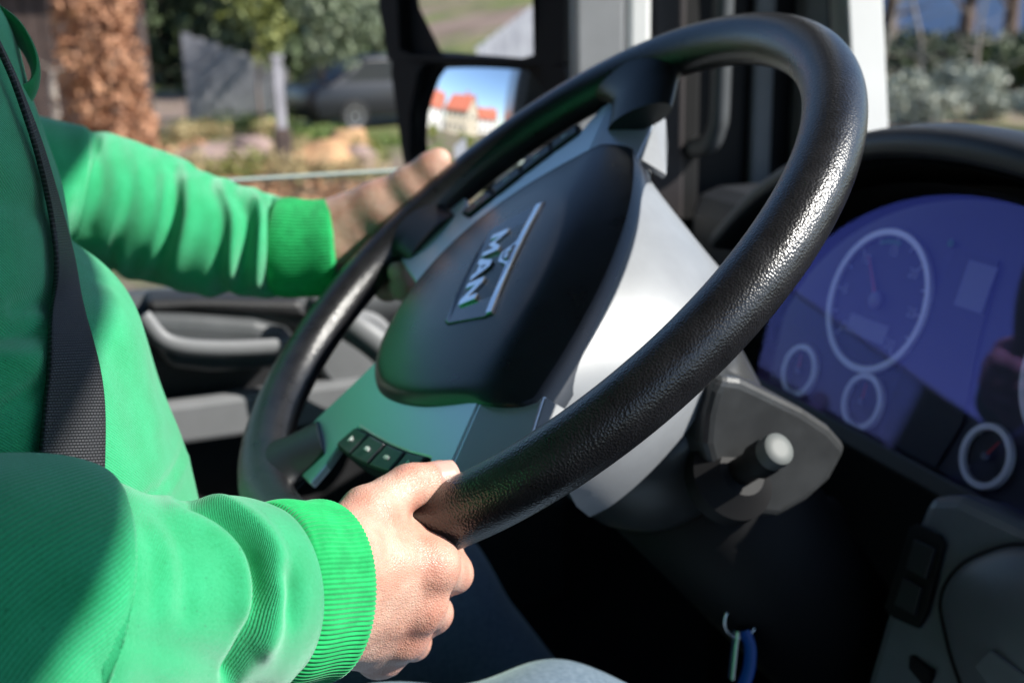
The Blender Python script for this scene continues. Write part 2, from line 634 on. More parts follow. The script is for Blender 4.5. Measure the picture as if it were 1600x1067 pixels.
def webbing():
    m = mat('belt_webbing', (.022, .022, .026), .5, spec=.5)
    n, l = m.node_tree.nodes, m.node_tree.links
    b = n['Principled BSDF']
    tc = n.new('ShaderNodeTexCoord')
    mp = n.new('ShaderNodeMapping'); mp.inputs['Scale'].default_value = (1, 1, 1)
    l.new(tc.outputs['UV'], mp.inputs[0])
    ck = n.new('ShaderNodeTexBrick')
    ck.inputs['Scale'].default_value = 1.0
    ck.inputs['Brick Width'].default_value = .0026; ck.inputs['Row Height'].default_value = .0013
    ck.inputs['Mortar Size'].default_value = .00035; ck.inputs['Mortar Smooth'].default_value = 1.0
    l.new(mp.outputs[0], ck.inputs['Vector'])
    bp = n.new('ShaderNodeBump'); bp.invert = True; bp.inputs['Strength'].default_value = .9; bp.inputs['Distance'].default_value = .0008
    l.new(ck.outputs['Fac'], bp.inputs['Height']); l.new(bp.outputs[0], b.inputs['Normal'])
    r = n.new('ShaderNodeValToRGB')
    r.color_ramp.elements[0].color = (.05, .05, .055, 1); r.color_ramp.elements[1].color = (.008, .008, .01, 1)
    l.new(ck.outputs['Fac'], r.inputs[0]); l.new(r.outputs[0], b.inputs['Base Color'])
    return m


M_BELT = webbing()
M_LEAF_BROWN = mat('dry_brown_leaves', (.26, .11, .055), .7, col2=(.55, .30, .17), vscale=3)
M_LEAF_DARK = mat('dark_conifer_needles', (.016, .03, .014), .7, col2=(.05, .075, .022), vscale=1.2)
M_LEAF_PALE = mat('pale_green_leaves', (.09, .13, .06), .6, col2=(.26, .3, .2), vscale=2.5)
M_LEAF_OLIVE = mat('olive_green_leaves', (.08, .11, .02), .6, col2=(.26, .27, .06), vscale=2)
M_LEAF_SILVER = mat('silvery_leaves', (.20, .22, .17), .6, col2=(.46, .48, .40), vscale=3)
M_LEAF_STRAW = mat('dry_straw_grass', (.26, .2, .09), .7, col2=(.5, .4, .2), vscale=3)
M_BARK = mat('brown_bark', (.07, .045, .033), .85, col2=(.15, .10, .075), vscale=7, bump=.8, bscale=14, bdist=.03)
M_TWIG = mat('pale_twig_bark', (.3, .26, .22), .8, var=.2)
M_GRASS = mat('grass_blades', (.07, .12, .02), .6, col2=(.17, .23, .05), vscale=4)
M_FENCE = mat('weathered_grey_boards', (.3, .3, .33), .75, col2=(.45, .45, .48), vscale=5, bump=.3, bscale=30, bdist=.004)
M_POST = mat('whitewashed_post', (.34, .33, .36), .7, var=.15, vscale=4)
M_ROCK = mat('tan_sandstone', (.34, .18, .085), .85, col2=(.5, .31, .16), vscale=3, bump=.6, bscale=6, bdist=.03)
M_ROCKP = mat('pinkish_stone', (.2, .135, .115), .85, col2=(.33, .24, .21), vscale=3, bump=.6, bscale=6, bdist=.03)
M_ROCKW = mat('pale_limestone', (.16, .165, .15), .85, col2=(.32, .33, .29), vscale=3, bump=.6, bscale=6, bdist=.03)
M_TIMBER = mat('dark_brown_timber', (.05, .033, .028), .75, col2=(.09, .06, .05), vscale=5, bump=.3, bscale=20, bdist=.005)
M_RENDER = mat('cream_render', (.52, .45, .34), .8, var=.08, vscale=2, bump=.3, bscale=40, bdist=.003)
M_RENDERW = mat('white_render', (.68, .66, .62), .8, var=.05, vscale=2)
M_TILE = mat('red_roof_tile', (.40, .10, .055), .7, col2=(.52, .17, .10), vscale=4)
M_PANE = mat('dark_window_pane', (.02, .025, .03), .08, coat=.5)
M_CARPAINT = mat('dark_blue_car_paint', (.006, .007, .012), .4, coat=.3)
M_TYRE = mat('tyre_rubber', (.015, .015, .016), .8)
M_RIMW = mat('wheel_alloy', (.4, .41, .43), .35, metal=.8)
M_BLUEW = mat('pale_blue_render', (.30, .42, .66), .8, var=.05, vscale=1.5)
M_TRUCK = mat('truck_grey_paint', (.2, .21, .23), .35, coat=.4)

# ------------------------------------------------------------------ the ground
def ground_material():
    m = mat('garden_soil', (.13, .09, .065), .9, col2=(.26, .19, .15), vscale=.9, bump=.8, bscale=5, bdist=.05, detail=8)
    n, l = m.node_tree.nodes, m.node_tree.links
    b = n['Principled BSDF']
    src = b.inputs['Base Color'].links[0].from_socket
    tc = n.new('ShaderNodeTexCoord')
    t = n.new('ShaderNodeTexNoise'); t.inputs['Scale'].default_value = .33; t.inputs['Detail'].default_value = 7
    t.inputs['Roughness'].default_value = .65
    l.new(tc.outputs['Object'], t.inputs['Vector'])
    r = n.new('ShaderNodeValToRGB'); r.color_ramp.elements[0].position = .46; r.color_ramp.elements[1].position = .56
    l.new(t.outputs['Fac'], r.inputs[0])
    t2 = n.new('ShaderNodeTexNoise'); t2.inputs['Scale'].default_value = 3; t2.inputs['Detail'].default_value = 6
    l.new(tc.outputs['Object'], t2.inputs['Vector'])
    r2 = n.new('ShaderNodeValToRGB')
    r2.color_ramp.elements[0].position = .35; r2.color_ramp.elements[1].position = .7
    r2.color_ramp.elements[0].color = (.05, .085, .016, 1); r2.color_ramp.elements[1].color = (.22, .22, .075, 1)
    l.new(t2.outputs['Fac'], r2.inputs[0])
    mx = n.new('ShaderNodeMix'); mx.data_type = 'RGBA'
    l.new(r.outputs[0], mx.inputs[0]); l.new(src, mx.inputs[6]); l.new(r2.outputs[0], mx.inputs[7])
    l.new(mx.outputs[2], b.inputs['Base Color'])
    return m


GS = 60
gx, gy = np.meshgrid(np.linspace(-1, 1, GS), np.linspace(-1, 1, GS), indexing='ij')
gx, gy = np.sign(gx) * np.abs(gx) ** 3 * 900, np.sign(gy) * np.abs(gy) ** 3 * 900
gzz = np.full_like(gx, GZ)
o = mk('ground', np.stack([gx, gy, gzz], -1).reshape(-1, 3), gridfaces(GS, GS, False, True), ground_material())
tag(o, 'bare brown garden soil with patches of rough grass', 'ground', kind='structure')
M_ASPH = mat('asphalt', (.05, .05, .052), .85, var=.25, vscale=6, bump=.5, bscale=120, bdist=.004)
V, F = boxvf((2.2, 0, GZ + .006), (7.5, 700, .008))
o = mk('road', V, F, M_ASPH, smooth=False)
tag(o, 'grey asphalt road beneath the truck', 'road', kind='structure')
V, F = boxvf((-1.65, 0, GZ + .06), (.15, 700, .13))
o = mk('kerb', V, F, mat('kerb_concrete', (.3, .29, .28), .8, var=.1), smooth=False)
tag(o, 'concrete kerb along the roadside', 'kerb', kind='structure')

# ------------------------------------------------------------------ the cab
cab = thing('truck_cab', 'truck cab shell with dark lining around the driver', 'truck cab', (.55, -.2, -.95))
box('floor', (.55, -.2, -.95), (2.36, 2.3, .04), M_BLACK, cab)
box('roof', (.55, -.30, 1.22), (2.36, 2.40, .06), M_LGREY, cab)
box('rear_wall', (.55, -1.38, .08), (2.36, .06, 2.16), M_DARK, cab)
box('firewall', (.55, .93, -.52), (2.36, .05, .82), M_BLACK, cab)
box('header', (.55, .83, 1.14), (2.30, .12, .14), M_LGREY, cab, bevel=.02)
box('side_wall', (-.62, -.98, .12), (.07, .74, 2.12), M_TRUCK, cab)
box('rear_pillar', (-.62, -.56, .35), (.08, .1, 1.68), M_DARK, cab, bevel=.01)
box('side_wall', (1.73, -.2, -.55), (.06, 2.2, .76), M_DARK, cab)
box('side_wall', (1.73, -.98, .52), (.06, .74, 1.36), M_DARK, cab)
box('roof_rail', (1.73, .1, 1.11), (.06, 1.6, .16), M_DARK, cab)
box('roof_rail', (-.62, .1, 1.11), (.07, 1.6, .16), M_DARK, cab)
box('windscreen_pillar', (1.70, .83, .48), (.1, .1, 1.34), M_LGREY, cab, bevel=.015)
box('kick_wall', (-.62, .72, -.53), (.07, .48, .80), M_BLACK, cab)
box('front_grille', (.55, 1.0, -.65), (2.4, .08, 1.2), M_TRUCK, cab, bevel=.03)

visor = thing('shade_visor', 'unseen grey roller visor added at the windscreen top to shade the driver', 'sun visor', (.55, .73, 1.0))
prism('shade_blind', [(-.45, .73, 1.10), (1.55, .73, 1.10), (1.55, .73, .815), (.9, .73, .868), (.67, .73, .900), (.36, .73, .930), (-.45, .73, .985)], (0, .012, 0), M_GREY, visor, bevel=.003)  # added out of view; lower edge shaped to cast the shade line on the driver
sweep('roller', [(-.45, .73, 1.10), (1.55, .73, 1.10)], .022, M_DARK, visor)

ws = thing('windscreen', 'large clear windscreen pane in front of the dashboard', 'windscreen', (.55, .86, -.12))
V = [(-.50, .88, -.14), (1.66, .88, -.14), (1.66, .85, 1.06), (-.50, .85, 1.06)]
mk('pane', V, [(0, 1, 2, 3)], M_WIND, ws, smooth=False)
for zz, yy in ((-.15, .885), (1.065, .853)):
    sweep('seal', [(-.5, yy, zz), (1.66, yy, zz)], .012, M_BLACK, ws, seg=8)

# driver's door, seen behind the driver -------------------------------------------------------
door = thing('cab_door', 'dark driver door with grey armrest and half lowered window', 'door', (-.58, 0, -.8))
box('outer_skin', (-.645, .0, -.47), (.02, .98, .64), M_TRUCK, door)
box('door_panel', (-.6, .0, -.49), (.06, .96, .68), M_DARK, door, bevel=.012)
V, F = sweepvf(catmull([(-.585, -.47, -.152), (-.585, -.1, -.158), (-.585, .2, -.165), (-.585, .46, -.17)], 24), .03, .045, 20, up=(0, 0, 1))
mk('window_sill', V, F, M_GREY, door, ang=50)
gl = [(-.612, -.47, -.17), (-.612, .40, -.17), (-.612, .40, -.029), (-.612, -.47, -.018)]
prism('window_glass', gl, (-.004, 0, 0), M_GLASS, door)
e0, e1 = np.array(gl[3]), np.array(gl[2])
sweep('glass_edge', [e0 + (-.002, 0, .0005), e1 + (-.002, 0, .0005)], .0022, mat('glass_edge_green', (.42, .5, .47), .2), door, seg=8)
# window frame uprights at the front of the opening
box('window_frame', (-.612, .436, .36), (.05, .03, 1.10), M_BLACK, door, bevel=.006)

# armrest with its pull recess
arm = np.array([atX(*p, -.52) for p in [(222, 492), (300, 495), (400, 503), (462, 520), (462, 560), (430, 580), (330, 585), (265, 578), (240, 545)]])
prism('armrest', arm, (-.055, 0, 0), M_GREY, door, bevel=.012, seg=3)
lip = catmull([atX(222, 494, -.512), atX(262, 535, -.508), atX(340, 545, -.506), atX(460, 540, -.508)], 24)
sweep('armrest_lip', lip, .009, M_LGREY, door, rb=.006)
top = np.array([atX(*p, -.53) for p in [(228, 470), (300, 468), (470, 470), (490, 500), (400, 492), (300, 486), (232, 490)]])
prism('upper_ledge', top, (-.05, 0, 0), M_DARK, door, bevel=.008)
box('door_pocket', (-.535, -.05, -.47), (.07, .6, .16), M_DARK, door, bevel=.02)
box('sun_patch_strip', atX(330, 650, -.535), (.03, .45, .045), M_LGREY, door, bevel=.006)  # light grey strip standing in for the sun patch on the door
hp = catmull([atX(490, 470, -.50), atX(540, 505, -.47), atX(590, 540, -.46), atX(640, 590, -.47), atX(660, 640, -.51)], 30)
sweep('pull_handle', hp, .017, M_LGREY, door, rb=.013)
spk = atX(555, 545, -.545)
lathe('speaker_cover', spk, (1, 0, 0), [(.045, -.02), (.045, .006), (.04, .012), (.012, .014)], M_LGREY, door, 40)

# corner pillar between door and windscreen -----------------------------------------------------
pil = thing('corner_pillar', 'grey and black corner pillar trim beside the windscreen', 'pillar', (-.6, .6, -.2))


def column(name, pts, m, parent, z0=-.2, z1=1.14, lean=(0, 0), bevel=.006):
    lo = [np.array([x, y, z0]) for x, y in pts]
    return prism(name, lo, (lean[0], lean[1], z1 - z0), m, parent, bevel)


M_BROWN = mat('dark_rubber_seal', (.025, .02, .022), .6)
column('door_frame', [(-.60, .285), (-.58, .285), (-.58, .348), (-.60, .348)], M_LGREY, pil)
column('sunlit_edge_strip', [(-.600, .351), (-.583, .352), (-.579, .380), (-.600, .384)], M_SUNLIT_WHITE, pil)  # bright sunlit strip put in as white colour
column('rubber_seal', [(-.61, .386), (-.59, .386), (-.585, .43), (-.61, .43)], M_BROWN, pil)
column('inner_liner', [(-.66, .43), (-.61, .43), (-.605, .60), (-.66, .60)], M_BLACK, pil)
column('trim_bead', [(-.604, .525), (-.592, .525), (-.588, .552), (-.604, .555)], M_LGREY, pil)
column('pillar_cover', [(-.605, .585), (-.57, .58), (-.548, .592), (-.548, .64), (-.62, .66)], M_LGREY, pil)
column('sunlit_pillar_face', [(-.545, .640), (-.502, .636), (-.500, .682), (-.545, .690)], M_SUNLIT_WHITE, pil, lean=(0, -.18), bevel=.002)  # white here, grey cover beside it: sunlit and shaded faces of one pale pillar
hr = catmull([(-.585, .44, -.02), (-.555, .452, .0), (-.55, .455, .1), (-.55, .455, .6), (-.585, .45, .66)], 40)
sweep('grab_rail', hr, .012, M_GREY, pil)

# ------------------------------------------------------------------ wing mirror outside the door window
mc = atX(735, 100, -.86)
dm = unit(ray(735, 60))
MR = unit((-.15, -.985, -.045))
mn = unit(MR - dm)
mh = unit(np.cross(mn, [0, 0, 1]))
mu = np.cross(mh, mn)
if mh[1] < 0: mh = -mh
mir = thing('wing_mirror', 'black wing mirror with a flat pane above a wide-angle pane', 'mirror', mc - np.array([0, 0, .2]))


def mp(px, py, off=0): return atP(px, py, mc + mn * off, mn)


outl = [mp(*p) for p in [(556, -330), (585, 0), (612, 110), (640, 285), (680, 300), (850, 300), (884, 250), (886, 0), (880, -330)]]
prism('housing', [p - mn * .012 for p in outl], -mn * .07, M_BLACK, mir, bevel=.015, seg=3)
fr = [(590, -320), (610, 0), (624, 92), (652, 95), (655, 280), (852, 280), (855, 100), (843, 92), (840, 0), (836, -320)]


def frame_strip(name, inner, outer, m, parent, th):
    n = len(inner)
    V = [p for p in inner] + [p for p in outer] + [p - mn * th for p in inner] + [p - mn * th for p in outer]
    F = []
    for i in range(n):
        j = (i + 1) % n
        F += [(i, j, n + j, n + i), (2 * n + i, 3 * n + i, 3 * n + j, 2 * n + j), (n + i, n + j, 3 * n + j, 3 * n + i), (i, 2 * n + i, 2 * n + j, j)]
    return mk(name, V, F, m, parent, False)


up_in = [mp(*p, .006) for p in [(600, -300), (620, 0), (624, 78), (640, 86), (815, 92), (834, 86), (836, 0), (830, -300)]]
up_out = [mp(*p, .006) for p in [(575, -320), (590, 0), (606, 95), (620, 98), (840, 104), (880, 100), (884, 0), (876, -320)]]
frame_strip('bezel', up_in, up_out, M_BLACK, mir, .016)
lo_in = [mp(*p, .006) for p in [(664, 95), (652, 115), (640, 180), (640, 240), (650, 285), (845, 285), (852, 250), (852, 120), (842, 104)]]
lo_out = [mp(*p, .006) for p in [(612, 97), (611, 115), (620, 180), (628, 240), (640, 300), (870, 300), (884, 270), (885, 130), (882, 103)]]
frame_strip('bezel', lo_in, lo_out, M_BLACK, mir, .016)
ucen = np.mean(up_in, 0)
un = unit(unit((-.36, -.92, -.125)) - unit(ray(730, 45)))
prism('mirror_pane', [p - mn * (.006 + ((p - ucen) @ un) / (mn @ un)) for p in up_in], -mn * .003, M_MIRROR, mir)
# convex wide-angle pane
c2 = mp(748, 185)
RC = .42
uu = np.linspace(-.125, .125, 26)
AA, BB = np.meshgrid(uu, uu, indexing='ij')
tiltn = unit(mn + mu * .10)
V = c2 + mh * AA[..., None] + mu * BB[..., None] + mn * (.000 - (AA ** 2 + BB ** 2) / (2 * RC) + .006 + .10 * -BB)[..., None]
lo_in_l = np.array([[(p - c2) @ mh, (p - c2) @ mu] for p in lo_in])


def inside(x, y, poly):
    c = np.zeros(x.shape, bool)
    n = len(poly)
    for i in range(n):
        (x1, y1), (x2, y2) = poly[i], poly[(i + 1) % n]
        c ^= ((y1 > y) != (y2 > y)) & (x < (x2 - x1) * (y - y1) / (y2 - y1 + 1e-12) + x1)
    return c


big = lo_in_l * 1.08
keep = inside(AA, BB, big)
Fm = [f for f in gridfaces(26, 26, False) if all(keep.reshape(-1)[i] for i in f)]
mk('wide_angle_pane', V.reshape(-1, 3), Fm, M_MIRROR, mir)
sweep('mirror_arm', [mc - mn * .05 + mu * .30, mc + np.array([.16, .22, .42])], .02, M_BLACK, mir)

# ------------------------------------------------------------------ steering wheel (built in its own axes, turned 47 degrees)
NW = np.array([0, -.61566, .78801])
WW = np.array([0, .78801, .61566])
XW = np.array([1., 0, 0])
ST = math.radians(47)
RL = XW * math.cos(ST) - WW * math.sin(ST)
WL = WW * math.cos(ST) + XW * math.sin(ST)
MW = Matrix(((RL[0], WL[0], NW[0], 0), (RL[1], WL[1], NW[1], 0), (RL[2], WL[2], NW[2], 0), (0, 0, 0, 1)))
wheel = thing('steering_wheel', 'black leather truck steering wheel with silver spokes, turned to the right', 'steering wheel', mtx=MW)
RR, RT = .2085, .0163


def mkw(*a, **k): return mk(*a, parent=wheel, **k)


n1, n2 = 288, 56
A = np.linspace(0, 2 * np.pi, n1, endpoint=False)
B = np.linspace(0, 2 * np.pi, n2, endpoint=False)
rb = RT * (1 + .03 * np.cos(2 * B))
seam = .0007 * np.exp(-((np.angle(np.exp(1j * (B + 0.75)))) / .10) ** 2)        # the stitched edge along the outside
rb = rb + seam
rad = np.stack([np.cos(A), np.sin(A), 0 * A], -1)
V = rad[:, None] * (RR + rb * np.cos(B))[None, :, None] + np.array([0, 0, 1.]) * (rb * np.sin(B))[None, :, None]
F = [(i * n2 + j, ((i + 1) % n1) * n2 + j, ((i + 1) % n1) * n2 + (j + 1) % n2, i * n2 + (j + 1) % n2) for i in range(n1) for j in range(n2)]
mkw('rim', V.reshape(-1, 3), F, M_LEATHER)

# black spoke arms growing out of the rim
for a_rim, a_in, r_in, w0, w1, z1 in ((168, 163, .150, .046, .026, -.008), (10, 10, .181, .034, .024, -.010),
                                      (232, 232, .165, .040, .026, -.006), (-52, -52, .165, .040, .026, -.006)):
    t = np.linspace(0, 1, 16)
    a = np.radians(a_rim + (a_in - a_rim) * t)
    r = RR - .006 + (r_in - RR + .006) * t
    path = np.stack([r * np.cos(a), r * np.sin(a), z1 * t - .001], -1)
    wd = w0 + (w1 - w0) * np.clip(t / .45, 0, 1) ** .7
    th = .0138 + (.009 - .0138) * t
    sweep('spoke_arm', path, th, M_SPOKE, wheel, rb=wd, seg=28, up=(0, 0, 1))


def hz(x, y):
    yr = .032 - .8 * x ** 2
    s = .004 * np.log1p(np.exp(np.clip((y - yr) / .004, -30, 30)))
    return .0085 - .6 * x ** 2 - .8 * (np.minimum(y, yr) + .02) ** 2 - .62 * s


half = [(0, -.121), (.022, -.119), (.045, -.112), (.064, -.101), (.080, -.086), (.095, -.063), (.107, -.037), (.116, -.008), (.1225, .018), (.1215, .034), (.117, .042)]
right = catmull(half, 60)
tx_ = np.linspace(.117, 0, 20)[1:]
topl = np.stack([tx_, .0635 - 1.57 * tx_ ** 2], -1)
rh = np.vstack([right, topl])
lh = rh[::-1][1:-1] * np.array([-1, 1])
OUT = np.vstack([rh, lh])
cen = np.array([0, -.025])


def padmesh(outline, depth, lift=0., edge=.007):
    ts = np.concatenate([np.linspace(0, .86, 22), 1 - np.array([.10, .07, .045, .025, .011, .003, 0])])
    rings = []
    for t in ts[1:]:
        p = cen + (outline - cen) * t
        d = 1 - t
        e = edge * (1 - np.sqrt(np.clip(1 - np.clip(1 - d / .10, 0, 1) ** 2, 0, 1)))
        e = e * np.clip((.034 - .8 * p[:, 0] ** 2 - p[:, 1]) / .02, .08, 1)
        rings.append(np.column_stack([p, hz(p[:, 0], p[:, 1]) - e + lift]))
    last = rings[-1].copy()
    last[:, 2] -= depth
    rings.append(last)
    n = len(outline)
    V = np.vstack([[[*cen, float(hz(np.array(cen[0]), np.array(cen[1]))) + lift]]] + rings)
    F = [(0, 1 + j, 1 + (j + 1) % n) for j in range(n)]
    for i in range(len(rings) - 1):
        for j in range(n):
            k = (j + 1) % n
            F.append((1 + i * n + j, 1 + (i + 1) * n + j, 1 + (i + 1) * n + k, 1 + i * n + k))
    return V, F


V, F = padmesh(OUT, .02)
pad = mkw('horn_pad', V, F, M_PAD)
# lower lip under the pad: a thin dark shadow gap piece
OB = cen + (OUT - cen) * .97
OB[:, 1] = np.minimum(OB[:, 1], .028)
V, F = padmesh(OB, .03, -.012)
mkw('pad_base', V, F, M_BLACK)


def wpoly(name, pts, z, th, m, parent, bevel=.002, tilt=None):
    pts = [np.array([x, y, z if tilt is None else z + tilt(x, y)]) for x, y in pts]
    return prism(name, pts, (0, 0, -th), m, parent, bevel)


trim_r = [(.030, -.108), (.052, -.126), (.070, -.142), (.092, -.160), (.107, -.151), (.121, -.141), (.133, -.129), (.143, -.115), (.130, -.108),
          (.116, -.1045), (.104, -.093), (.117, -.074), (.131, -.052), (.144, -.029), (.154, -.008), (.168, -.003), (.180, .004), (.183, .013), (.09, .013)]
for s in (1, -1):
    pts = [(x * s, y) for x, y in trim_r][::s]
    wpoly('spoke_trim', pts, -.0035, .006, M_SILVER, wheel, .0016)
    sh_ = [(.100, .0132), (.184, .0132), (.181, .030), (.172, .046), (.150, .046), (.110, .044)]
    sh3 = [np.array([x * s, y, -.0035 - .5 * (y - .0132)]) for x, y in sh_][::s]
    prism('spoke_shoulder', sh3, (0, 0, -.006), M_SILVER, wheel, .0014)
    fl_ = [(.1725, .0462, -.0205), (.1505, .0464, -.0205), (.1120, .0444, -.0196), (.112, .054, -.040), (.140, .052, -.034), (.166, .048, -.028)]
    fl3 = [np.array([x * s, y, z]) for x, y, z in fl_][::s]
    prism('spoke_flank', fl3, (0, -.004, -.002), M_GREYHUB, wheel, .0008)
    # switch strip: four keys
    ed_in = catmull([(.1055, -.0935), (.118, -.073), (.132, -.051), (.145, -.028), (.1545, -.0075)], 25)
    ed_out = catmull([(.116, -.1060), (.132, -.084), (.1465, -.060), (.159, -.035), (.1685, -.012)], 25)
    zz = -.0022
    pl = np.vstack([ed_in, ed_out[::-1]]) * np.array([s, 1])
    sw = wpoly('switch_strip', pl[::s], zz, .012, M_BLACK, wheel, .0012)
    for q in range(4):
        i0, i1 = q * 6, q * 6 + 6
        a0, a1 = ed_in[i0:i1 + 1].copy(), ed_out[i0:i1 + 1].copy()
        mid = (np.vstack([a0, a1])).mean(0)
        pl = np.vstack([a0, a1[::-1]])
        pl = (mid + (pl - mid) * np.array([.86, .86])) * np.array([s, 1])
        kz = np.array([[x, y, zz + .0012] for x, y in pl][::s])
        key = prism('key', kz, (0, 0, -.004), M_BUTTON, wheel, .0008)
        # small legend stroke on each key
        dirv = unit(np.append(a0[-1] - a0[0], 0)) * np.array([s, 1, 1])
        mid3 = np.array([mid[0] * s, mid[1], zz + .0016])
        prv = np.cross([0, 0, 1], dirv)
        segs = [(-.0022, .0014), (0, .0020), (.0022, .0014)] if q in (1, 2) else [(-.0012, .0028), (.0012, .0012)]
        VF = [boxvf(mid3 + dirv * u, (.0013, ln * 1.4, .0005), (dirv, prv, np.array([0, 0, 1.]))) for u, ln in segs]
        mk('legend', *merge(VF), M_PRINT, key, False)
    # inside lining of the thumb opening
    # (the dark slot between keys and rim stays open)

# badge
def bz(x, y): return float(hz(np.array(x), np.array(y)))
bpoly = [(-.053, .0045), (-.0545, .001), (-.0475, -.036), (-.0445, -.039), (-.02, -.0398), (.02, -.0398), (.0435, -.0385), (.048, -.034), (.0555, -.002), (.0545, .0045)]
bp3 = [np.array([x, y, bz(x, y) + .0011]) for x, y in bpoly]
badge = prism('badge', bp3, (0, 0, -.004), M_BADGE, wheel, .0006)
rimp = [np.array([x * 1.015, (y + .018) * 1.03 - .018, bz(x, y) + .0003]) for x, y in bpoly]
prism('badge_surround', rimp, (0, 0, -.003), M_BLACK, wheel, .0004)


def bquad(pts, m, nm, parent, lift=.0017, th=.0012):
    return prism(nm, [np.array([x, y, bz(x, y) + lift]) for x, y in pts], (0, 0, -th), m, parent)


N_ = 12
xs = np.linspace(-.052, .0535, 40)


def strip_low(x):
    g = math.exp(-((x + .001) / .0085) ** 4)
    return -.0008 - .0095 * g


barp = [(x, .0035) for x in xs] + [(x, strip_low(x)) for x in xs[::-1]]
bar = bquad(barp[::-1], M_CHROME, 'chrome_bar', badge)
# dark arch cut-out and the striding lion inside it
arch = [(.0075 * math.cos(a) - .001, -.0075 * math.sin(a) - .0002) for a in np.linspace(0, math.pi, 18)]
bquad(arch[::-1] if False else arch, M_BADGE, 'emblem_field', badge, lift=.0021)
lion = [(-.0065, -.0022), (-.0052, -.0040), (-.0030, -.0047), (.0000, -.0040), (.0028, -.0043), (.0046, -.0034), (.0050, -.0016), (.0034, -.0024), (.0030, -.0008),
        (.0018, -.0010), (.0014, -.0026), (-.0020, -.0027), (-.0024, -.0008), (-.0036, -.0010), (-.0040, -.0028), (-.0054, -.0014)]
lion = [(x - .0005, -.0068 - y if False else y - .0006) for x, y in lion]
bquad(lion, M_CHROME, 'lion_emblem', badge, lift=.0026)


def letter(ch, x0, x1, yb, yt):
    W = x1 - x0
    H = yt - yb
    s = .24 * W
    P = lambda u, v: (x0 + u * W, yb + v * H)
    a = .24
    if ch == 'M':
        return [P(0, 0), P(.2, 0), P(.2, .62), P(.5, .12), P(.8, .62), P(.8, 0), P(1, 0), P(1, 1), P(.8, 1), P(.5, .47), P(.2, 1), P(0, 1)]
    if ch == 'N':
        return [P(0, 0), P(a, 0), P(a, .6), P(1 - a, 0), P(1, 0), P(1, 1), P(1 - a, 1), P(1 - a, .42), P(a, 1), P(0, 1)]
    return [P(0, 0), P(.25, 0), P(.33, .22), P(.67, .22), P(.75, 0), P(1, 0), P(.63, 1), P(.37, 1)]


for ch, x0, x1 in (('M', -.0345, -.0115), ('A', -.0095, .0125), ('N', .0145, .0345)):
    o = bquad(letter(ch, x0, x1, -.0305, -.0165), M_CHROME, 'letter', badge)
    o['label'] = 'chrome letter ' + ch
# counter of the A
bquad([(.0000, -.0245), (.0030, -.0245), (.0015, -.0205)], M_BADGE, 'letter_counter', badge, lift=.0019, th=.0004)

# grey hub shell sloping away behind the pad
na, nu = 61, 22
rows = []
for u in np.linspace(0, 1, nu):
    for a in np.linspace(-1, 1, na):
        x0 = a * .126
        p0 = np.array([x0, .060 - 1.5 * x0 * x0, hz(np.array(x0), np.array(.0625 - 1.5 * x0 * x0)) - .0028])
        c = max(math.cos(a * math.pi / 2), 0)
        p1 = np.array([a * .118, .012 + .079 * c ** .62, -.096])
        p = p0 * (1 - u) + p1 * u
        p = p + np.array([a * .3, .62, .78]) * .0035 * math.sin(math.pi * u)
        rows.append(p)
for a in np.linspace(-1, 1, na):
    c = max(math.cos(a * math.pi / 2), 0)
    rows.append(np.array([a * .112, .008 + .072 * c ** .62, -.112]))
mkw('hub_shell', np.array(rows), gridfaces(nu + 1, na, False, True), M_GREYHUB, ang=40)
mk('hub_boss', *lathevf((0, 0, -.105), (0, 0, 1), [(.05, -.02), (.070, .0), (.074, .015), (.07, .028)], 64), M_GREYHUB, wheel)

# ------------------------------------------------------------------ steering column with its stalk
col = thing('steering_column', 'grey steering column shroud with a stalk switch on its side', 'steering column', NW * -.4 + np.array([0, 0, -.1]))
mk('shroud_collar', *lathevf(NW * -.19, NW, [(.060, 0), (.072, .02), (.076, .05), (.074, .072)], 56), M_HOUS, col)
mk('shroud', *lathevf(NW * -.52, NW, [(.05, 0), (.06, .2), (.066, .335)], 40), M_BLACK, col)
HX = .098
hpx = [(1128, 588), (1160, 592), (1205, 614), (1258, 640), (1300, 668), (1328, 700), (1300, 752), (1262, 786), (1216, 812), (1178, 808), (1140, 780), (1112, 740), (1100, 696), (1104, 650), (1114, 612)]
hp = [atX(*p, HX) for p in hpx]
M_HOUS0 = mat('stalk_housing_dark', (.085, .088, .09), .4, bump=.25, bscale=1300, bdist=.0003, var=.2, vscale=30)
prism('switch_housing', hp, (-.075, .0, -.0), M_HOUS, col, bevel=.006, seg=3)
sb = atX(1150, 742, HX)
st = D(1219, 700, .645)
sdir = unit(st - sb)
lathe('stalk_boot', sb - sdir * .004, sdir, [(.027, -.01), (.027, .001), (.022, .005), (.015, .011)], M_BLACK, col, 40)
stalk = lathe('stalk', sb, sdir, [(.0085, 0), (.0085, .020), (.0105, .024), (.0105, np.linalg.norm(st - sb) - .012), (.0100, np.linalg.norm(st - sb) - .010)], M_BLACK, col, 32)
L_ = np.linalg.norm(st - sb)
lathe('stalk_cap', sb, sdir, [(.0098, L_ - .010), (.0100, L_ - .004), (.0094, L_ - .001), (.0078, L_), (.004, L_ + .0004)], M_CAP, stalk, 40)
mk('legend', *merge([boxvf(sb + sdir * (.014 + i * .0035) + np.array([.0088, 0, 0]), (.0006, .0018, .0024)) for i in range(3)]), M_PRINT, stalk, False)

